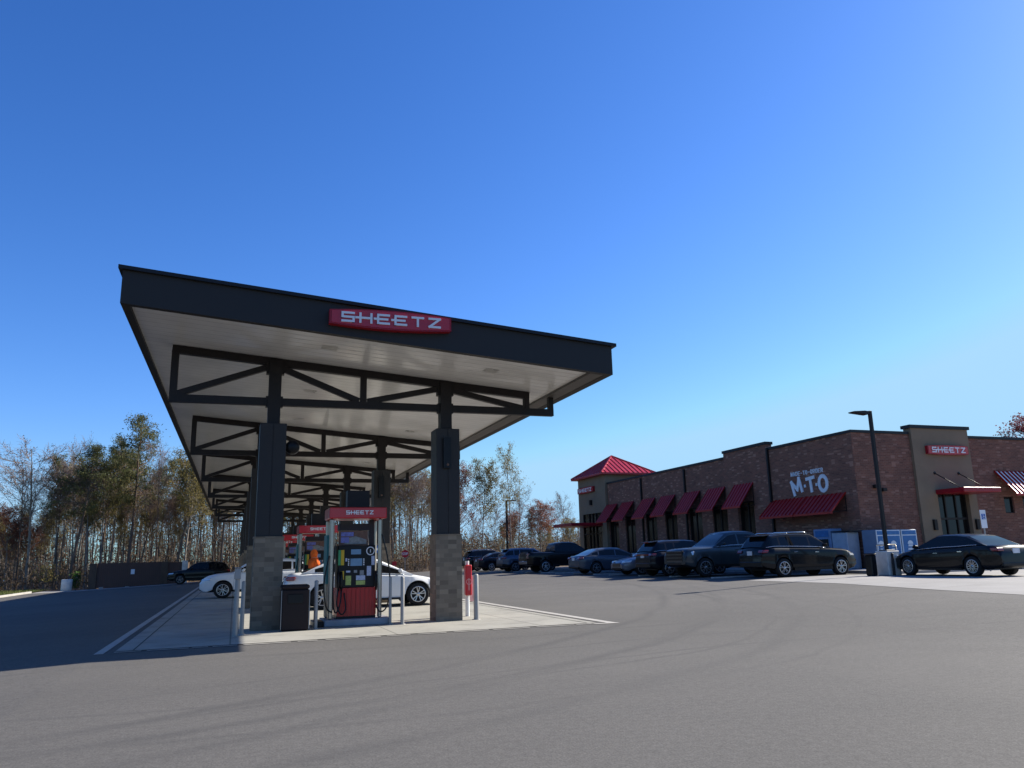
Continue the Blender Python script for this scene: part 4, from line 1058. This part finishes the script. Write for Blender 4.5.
# ------------------------------------------------------------------ trees
def rv(rg, s=1): return Vector((rg.gauss(0,s), rg.gauss(0,s), rg.gauss(0,s)))
def limb(mb, rg, p, d, L, r0, r1, n, wob, sides=5, up=0.0):
    pts = [Vector(p)]; d = Vector(d).normalized(); rs = [r0]
    for i in range(n):
        d = (d + rv(rg, wob) + Vector((0,0,up))).normalized(); pts.append(pts[-1] + d*L/n); rs.append(r0 + (r1-r0)*(i+1)/n)
    mb.tube(pts, rs, sides, caps=False); return pts, d
def leaf(mb, rg, c, a, b):
    t = rv(rg).normalized(); u = t.cross(rv(rg)); u = u.normalized() if u.length > .01 else Vector((1,0,0))
    mb.face([c - t*a - u*b*.2, c + u*b, c + t*a + u*b*.1, c - u*b])
def clump(mb, rg, c, rad, n, a, b, flat=.7):
    for i in range(n):
        q = rv(rg, .5); q.z *= flat; leaf(mb, rg, c + q*rad, a*rg.uniform(.6,1.3), b*rg.uniform(.6,1.3))
def needle(mb, rg, c, a, b):
    t = rv(rg).normalized(); u = t.cross(rv(rg)); u = u.normalized() if u.length > .01 else Vector((1,0,0))
    mb.face([c - t*a, c + u*b, c + t*a, c - u*b])
def tuft(mb, rg, c, rad, n, a, b, flat=.55):
    for i in range(n):
        q = rv(rg, .5); q.z *= flat; needle(mb, rg, c + q*rad, a*rg.uniform(.6,1.3), b*rg.uniform(.6,1.3))
def tree(kind, seed, H):
    rg = random.Random(seed); tk = MB(); cr = MB()
    if kind == 'pine':
        tp, d = limb(tk, rg, (0,0,-.1), (rg.gauss(0,.03),rg.gauss(0,.03),1), H, H*.0115, .03, 14, .03, 7)
        def at(f): i = min(len(tp)-2, int(f*(len(tp)-1))); return tp[i].lerp(tp[i+1], f*(len(tp)-1)-i)
        for q in range(7):
            f = rg.uniform(.22,.5); t = rg.uniform(0,6.28); limb(tk, rg, at(f), (math.cos(t),math.sin(t),.1), rg.uniform(.5,1.8), .03, .01, 3, .2, 4)
        n = 25
        for q in range(n):
            f = .50 + .49*(q/n)**.85; t = q*2.4 + rg.uniform(-.7,.7)
            L = H*rg.uniform(.10,.21)*(1.1 - ((f-.5)/.5)**2*.75)*(.6 if f < .6 else 1)
            pts, dd = limb(tk, rg, at(f), (math.cos(t),math.sin(t),rg.uniform(-.05,.6)), L, .055, .015, 4, .15, 4, .04)
            for k in (2,3,4):
                if rg.random() < .7: tuft(cr, rg, pts[k] + rv(rg,.15), H*rg.uniform(.035,.06), rg.randint(40,75), .13, .035)
                for s in range(2):
                    pp, _ = limb(tk, rg, pts[k-1], dd + rv(rg,.6), L*.42, .02, .008, 2, .2, 3)
                    if rg.random() < .62: tuft(cr, rg, pp[-1], H*rg.uniform(.028,.048), rg.randint(30,55), .13, .035)
        tuft(cr, rg, tp[-1], .55, 90, .13, .035)
    else:
        leafy = kind in ('leafy','full'); dens = .68 if kind == 'leafy' else 1
        fork = rg.uniform(.36,.5) if leafy else rg.uniform(.42,.6)
        tp, d = limb(tk, rg, (0,0,-.1), (rg.gauss(0,.02),rg.gauss(0,.02),1), H*.95, H*.0095, .02, 12, .024, 6)
        def at(f): i = min(len(tp)-2, int(f*(len(tp)-1))); return tp[i].lerp(tp[i+1], f*(len(tp)-1)-i)
        for q in range(5):
            f = rg.uniform(.15, fork); t = rg.uniform(0,6.28); limb(tk, rg, at(f), (math.cos(t),math.sin(t),.6), rg.uniform(.6,1.8), .025, .008, 3, .2, 3)
        n = 18; ends = []
        for q in range(n):
            f = fork + (.97-fork)*q/n; t = q*2.4 + rg.uniform(-.6,.6)
            L = H*rg.uniform(.17,.29)*(1.1-.6*(f-fork)/(1-fork))
            pts, dd = limb(tk, rg, at(f), (math.cos(t),math.sin(t),rg.uniform(.4,1.2)), L, H*.0045*(1.15-f), .012, 5, .13, 4, .06)
            for k in range(1,6):
                for s in range(2 if leafy else 3):
                    p2, d2 = limb(tk, rg, pts[k], dd + rv(rg,.6), L*rg.uniform(.25,.45), .016, .007, 3, .16, 3, .05)
                    for k2 in (1,2,3):
                        for s3 in range(1 if leafy else 2):
                            p3, d3 = limb(cr, rg, p2[k2], d2 + rv(rg,.6), L*rg.uniform(.12,.28), .009, .004, 2, .2, 3, .04)
                            ends.append(p3[-1])
        for e in ends:
            if leafy and rg.random() < dens: clump(cr, rg, e, H*.032, rg.randint(5,10) + (5 if dens > .9 else 0), .095, .06, .8)
            elif not leafy and rg.random() < .10: clump(cr, rg, e, H*.02, rg.randint(2,4), .07, .045)
    return tk, cr
PROTO = {}
def proto(key, kind, seed, H, bark, leafm):
    tk, cr = tree(kind, seed, H)
    root = bpy.data.objects.new(key, None); COL.objects.link(root); root.empty_display_size = .3
    tk.build('trunk', M[bark], root, local=True)
    cr.build('crown', [M[leafm]], root, local=True)
    PROTO[key] = [root, H, False]
proto('pine_tree','pine',11,15,'bark_pine','needles')
PROTO['pineA'] = PROTO.pop('pine_tree'); proto('pine_tree','pine',23,15,'bark_pine','needles'); PROTO['pineB'] = PROTO.pop('pine_tree')
proto('pine_tree','pine',37,15,'bark_grey','needles'); PROTO['pineC'] = PROTO.pop('pine_tree')
for nm, kind, sd, bark, lf, base in (('bareA','bare',41,'bark_pine','twig','bare_tree'),('bareB','bare',52,'bark_pale','twig','bare_tree'),('bareC','bare',63,'bark_grey','twig','bare_tree'),('bareD','bare',69,'bark_pine','twig','bare_tree'),
      ('oliveA','leafy',71,'bark_grey','olive','leafy_tree'),('oliveB','full',83,'bark_pale','olive','leafy_tree'),('rustA','full',97,'bark_grey','rust','autumn_tree'),('rustB','full',101,'bark_grey','rust','autumn_tree'),('plumA','full',113,'bark_grey','plum','autumn_tree')):
    proto(base, kind, sd, 14, bark, lf); PROTO[nm] = PROTO.pop(base)
NCOUNT = {}
def put(key, x, y, top, label, group, wide=1.0, rz=None):
    root, H, used = PROTO[key]
    if not used: o = root; PROTO[key][2] = True
    else: o = copy_tree(root)
    z = gz(x)-.05; s = (top-z)/H
    o.location = (x, y, z); o.scale = (s*wide, s*wide, s); o.rotation_euler = (0,0, rnd.uniform(0,6.28) if rz is None else rz)
    tag(o, label, 'tree', group); return o
GW = 'woodland trees round the lot'
# the trees that stand out, one by one
put('bareC', -16.7, 79, 12.3, 'tall bare tree with dark trunk standing apart at far left', GW, 1.3)
put('bareB', -15.2, 82, 11.6, 'pale bare tree just right of the far left bare tree', GW, .9)
put('pineA', -8.9, 79, 14.9, 'tallest pine with rounded green crown behind the enclosure', GW, .95)
put('pineB', -13.4, 78, 11.9, 'pine with spreading dense crown left of the tallest pine', GW, 1.15)
put('oliveA', -11.2, 80, 11.8, 'olive yellow leafy tree between two pines', GW, .95)
put('pineC', -5.4, 84, 13.2, 'pine whose crown meets the left edge of the canopy roof', GW, 1.1)
put('oliveB', -4.2, 78, 11.6, 'pale trunked olive tree beside the left edge of the canopy', GW)
put('rustA', -19.5, 84, 7.2, 'low rust coloured tree at the far left edge', GW, 1.1)
put('rustB', 33.2, 86, 7.7, 'rust red rounded tree next to the corner tower', GW, 1.35)
put('oliveA', 27.3, 79, 13.2, 'tall slender leafy tree above the distant lamp post', GW, .62)
put('oliveB', 24.4, 80, 11.5, 'forked leafy tree left of the distant lamp post', GW, .8)
put('rustA', 22.0, 81, 11.3, 'thin tree with sparse russet crown right of the canopy', GW, .85)
put('plumA', 73.6, 54, 13.8, 'purple red autumn tree rising behind the right end of the store', GW, 1.3)
put('rustB', 30.3, 88, 6.6, 'small rust tree left of the rounded rust red tree', GW, 1.2)
put('bareD', -18.2, 82, 10.9, 'leaning dark trunked bare tree at the far left edge', GW, .8)
put('bareB', -12.2, 78.5, 12.4, 'slim pale bare trunk between the planter and the enclosure', GW, .55)
put('pineC', -10.6, 80.5, 13.0, 'narrow pine just left of the tallest pine', GW, .7)
put('bareA', -6.6, 78.5, 12.8, 'slim bare trunk above the right end of the enclosure', GW, .6)
rt = random.Random(19)
def fill(n, x0, x1, y0, y1, keys, h0, h1, lab):
    xs = [x0 + (x1-x0)*(i+.5)/n for i in range(n)]; rt.shuffle(xs)
    for i, xx in enumerate(xs):
        k = rt.choice(keys); y = rt.uniform(y0, y1); x = (xx + rt.uniform(-.5,.5))*y/80
        put(k, x, y, rt.uniform(h0,h1)*y/80, lab[k[:4]], GW, rt.uniform(.55,.95))
LW = {'pine':'pine in the thick of the woods left of the canopy','bare':'bare grey tree in the woods left of the canopy','oliv':'olive leafed tree in the woods left of the canopy','rust':'rust leafed tree in the woods left of the canopy'}
CW = {'pine':'pine in the woods seen beneath the canopy','bare':'bare grey tree in the woods seen beneath the canopy','oliv':'olive leafed tree in the woods seen beneath the canopy','rust':'rust leafed tree in the woods seen beneath the canopy'}
RW = {'pine':'pine in the thin woods between canopy and store','bare':'bare grey tree in the thin woods between canopy and store','oliv':'olive leafed tree in the thin woods between canopy and store','rust':'rust leafed tree in the thin woods between canopy and store'}
fill(44, -15, -.5, 79, 104, ['pineC','bareA','bareB','bareC','bareD','oliveA','bareD','oliveB','bareA'], 7.5, 12.2, LW)
fill(14, -21.5, -15, 84, 104, ['bareA','rustB','bareD','oliveB','rustA'], 4.2, 7.2, LW)
fill(60, -.5, 20.5, 80, 106, ['pineA','bareD','pineC','bareA','bareB','bareC','bareD','oliveB','bareB','oliveA'], 9.0, 12.5, CW)
fill(10, 21, 34.5, 84, 104, ['bareA','bareB','bareC','bareD','bareC'], 5.5, 9.0, RW)
fill(9, 26, 38, 92, 108, ['rustA','oliveB','rustB','pineC'], 4.2, 6.0, RW)
for k in list(PROTO):
    if not PROTO[k][2]:
        for ch in list(PROTO[k][0].children): bpy.data.objects.remove(ch)
        bpy.data.objects.remove(PROTO[k][0])
# understory, too tangled to count
ub = MB(); rg = random.Random(77)
for i in range(3600):
    y = rg.uniform(77, 112); x = rg.uniform(-26, 40)*y/80; z = gz(x)
    h = abs(rg.gauss(0, 1)) * rg.uniform(.8,2.6) + .5
    d = Vector((rg.gauss(0,.25), rg.gauss(0,.25), 1)).normalized()
    ub.tube([(x,y,z-.1), Vector((x,y,z))+d*h*.5, Vector((x,y,z))+d*h+rv(rg,.15)], [.02,.015,.006], 3, 1, False, False)
    for k in range(rg.randint(9,20)): leaf(ub, rg, Vector((x,y,z)) + d*h*rg.uniform(.2,1) + rv(rg,.35), rg.uniform(.08,.16), rg.uniform(.04,.08))
tag(ub.build('undergrowth', [M['brush'], M['bark_grey']]), 'tangled brown undergrowth at the foot of the woods', 'undergrowth', kind='stuff')
fw = MB()
for i in range(1500):
    y = rg.uniform(108, 165); x = rg.uniform(-30, 48)*y/80; z = gz(x)
    H = rg.uniform(5.5, 13)*(1 if x/y < .22 else .42)*(1 if x/y > -.2 else .6); r = rg.uniform(.04,.11)
    tpx = Vector((x+rg.gauss(0,.5), y, z+H)); fw.tube([(x,y,z-.1), Vector((x,y,z)).lerp(tpx,.5)+rv(rg,.12), tpx], [r, r*.7, .02], 3, 1, False, False)
    for k in range(9):
        c = Vector((x,y,z)).lerp(tpx, rg.uniform(.35,1)); q = c + Vector((rg.gauss(0,.8), rg.gauss(0,.8), rg.uniform(.3,1.4)))
        fw.tube([c,q],[.02,.008],3,1,False,False)
        if rg.random() < .55: clump(fw, rg, q, .6, rg.randint(3,7), .15, .08)
    for k in range(44 if x/y < .2 else 20): leaf(fw, rg, Vector((x,y,z)) + Vector((rg.gauss(0,1.3), rg.gauss(0,.9), abs(rg.gauss(0,2.6 if x/y < .2 else 1.4)))), .15, .07)
tag(fw.build('far_woods', [M['brush'], mat_bark('far_bark', (.10,.08,.068))]), 'far bare woods seen as one mass behind the nearer trees', 'woods', kind='stuff')
# shrubs by the planter
for x, y, h, w, lab, mt in ((-12.0,73.2,1.5,.34,'slim bright green shrub beside the concrete planter','shrub'),(-14.5,75.0,2.1,.9,'olive rounded shrub on a thin stem left of the planter','olive'),(-18.6,72.0,3.1,.8,'young brown leaved sapling on the verge at far left','rust')):
    z = gz(x); rg = random.Random(int(-x*10)); t = thing('shrub', (x,y,z), lab, 'shrub'); m = MB()
    m.tube([(x,y,z),(x+.03,y,z+h*.5),(x,y,z+h*.9)],[.03,.02,.01],5)
    for k in range(10): m.tube([(x,y,z+h*rg.uniform(.3,.8)),Vector((x,y,z+h*rg.uniform(.5,1)))+rv(rg,w*.4)],[.012,.005],3,0,True,False)
    m.build('stem', M['bark_grey'], t); m = MB()
    for k in range(260 if mt != 'rust' else 130):
        q = rv(rg,.5); lo = .12 if mt == 'shrub' else .35
        leaf(m, rg, Vector((x+q.x*w, y+q.y*w, z+h*(lo+(1-lo)*rg.random()))), .08, .05)
    m.build('foliage', M[mt], t)

# ------------------------------------------------------------------ light, sky, camera
SUN = Vector((1.43, .25, 1)).normalized()
elev = math.asin(SUN.z); az = math.atan2(SUN.x, SUN.y)
sun = bpy.data.lights.new('sun', 'SUN'); sun.energy = 5; sun.angle = R(.53); sun.color = (1, .935, .82)
so = bpy.data.objects.new('sun', sun); COL.objects.link(so); so.rotation_euler = SUN.to_track_quat('Z', 'Y').to_euler(); so.location = SUN*60
w = bpy.data.worlds.new('World'); S.world = w; w.use_nodes = True; nt = w.node_tree
sky = nt.nodes.new('ShaderNodeTexSky'); sky.sky_type = 'NISHITA'; sky.sun_disc = False
sky.sun_elevation = elev; sky.sun_rotation = az; sky.air_density = 1.0; sky.dust_density = .3; sky.ozone_density = 2.5; sky.altitude = 0
bg = nt.nodes['Background']; bg.inputs['Strength'].default_value = .10
sepc = nt.nodes.new('ShaderNodeSeparateColor'); cmb = nt.nodes.new('ShaderNodeCombineColor'); nt.links.new(sky.outputs[0], sepc.inputs[0])
for i, (g_, k_) in enumerate(((1.55,.246),(1.25,.453),(1.1,.85))):      # deeper, cleaner autumn blue
    pw = nt.nodes.new('ShaderNodeMath'); pw.operation = 'POWER'; pw.inputs[1].default_value = g_; nt.links.new(sepc.outputs[i], pw.inputs[0])
    ml = nt.nodes.new('ShaderNodeMath'); ml.operation = 'MULTIPLY'; ml.inputs[1].default_value = k_; nt.links.new(pw.outputs[0], ml.inputs[0]); mn = nt.nodes.new('ShaderNodeMath'); mn.operation = 'MINIMUM'; mn.inputs[1].default_value = (2.15, 3.72, 5.2)[i]; nt.links.new(ml.outputs[0], mn.inputs[0]); nt.links.new(mn.outputs[0], cmb.inputs[i])
nt.links.new(cmb.outputs[0], bg.inputs[0])
S.view_settings.view_transform = 'Standard'; S.view_settings.look = 'None'; S.view_settings.gamma = 1; S.view_settings.use_curve_mapping = False
S.view_settings.exposure = .95
cam = bpy.data.cameras.new('camera'); co = bpy.data.objects.new('camera', cam); COL.objects.link(co)
cam.sensor_width = 36; cam.lens = 784/1024*36; cam.clip_end = 3000; cam.clip_start = .05
r = Vector((0.9449015109120563,-0.3264827545319375,-0.02387772328660552)); u = Vector((-0.04831264742302224,-0.21122448055729295,0.9762428524257069)); f = Vector((0.3237700152501646,0.9212997502477358,0.21535957702959901))
mt = Matrix((r, u, -f)).transposed().to_4x4(); mt.translation = (0,0,1.38); co.matrix_world = mt
S.camera = co
S.render.resolution_x = 1024; S.render.resolution_y = 768
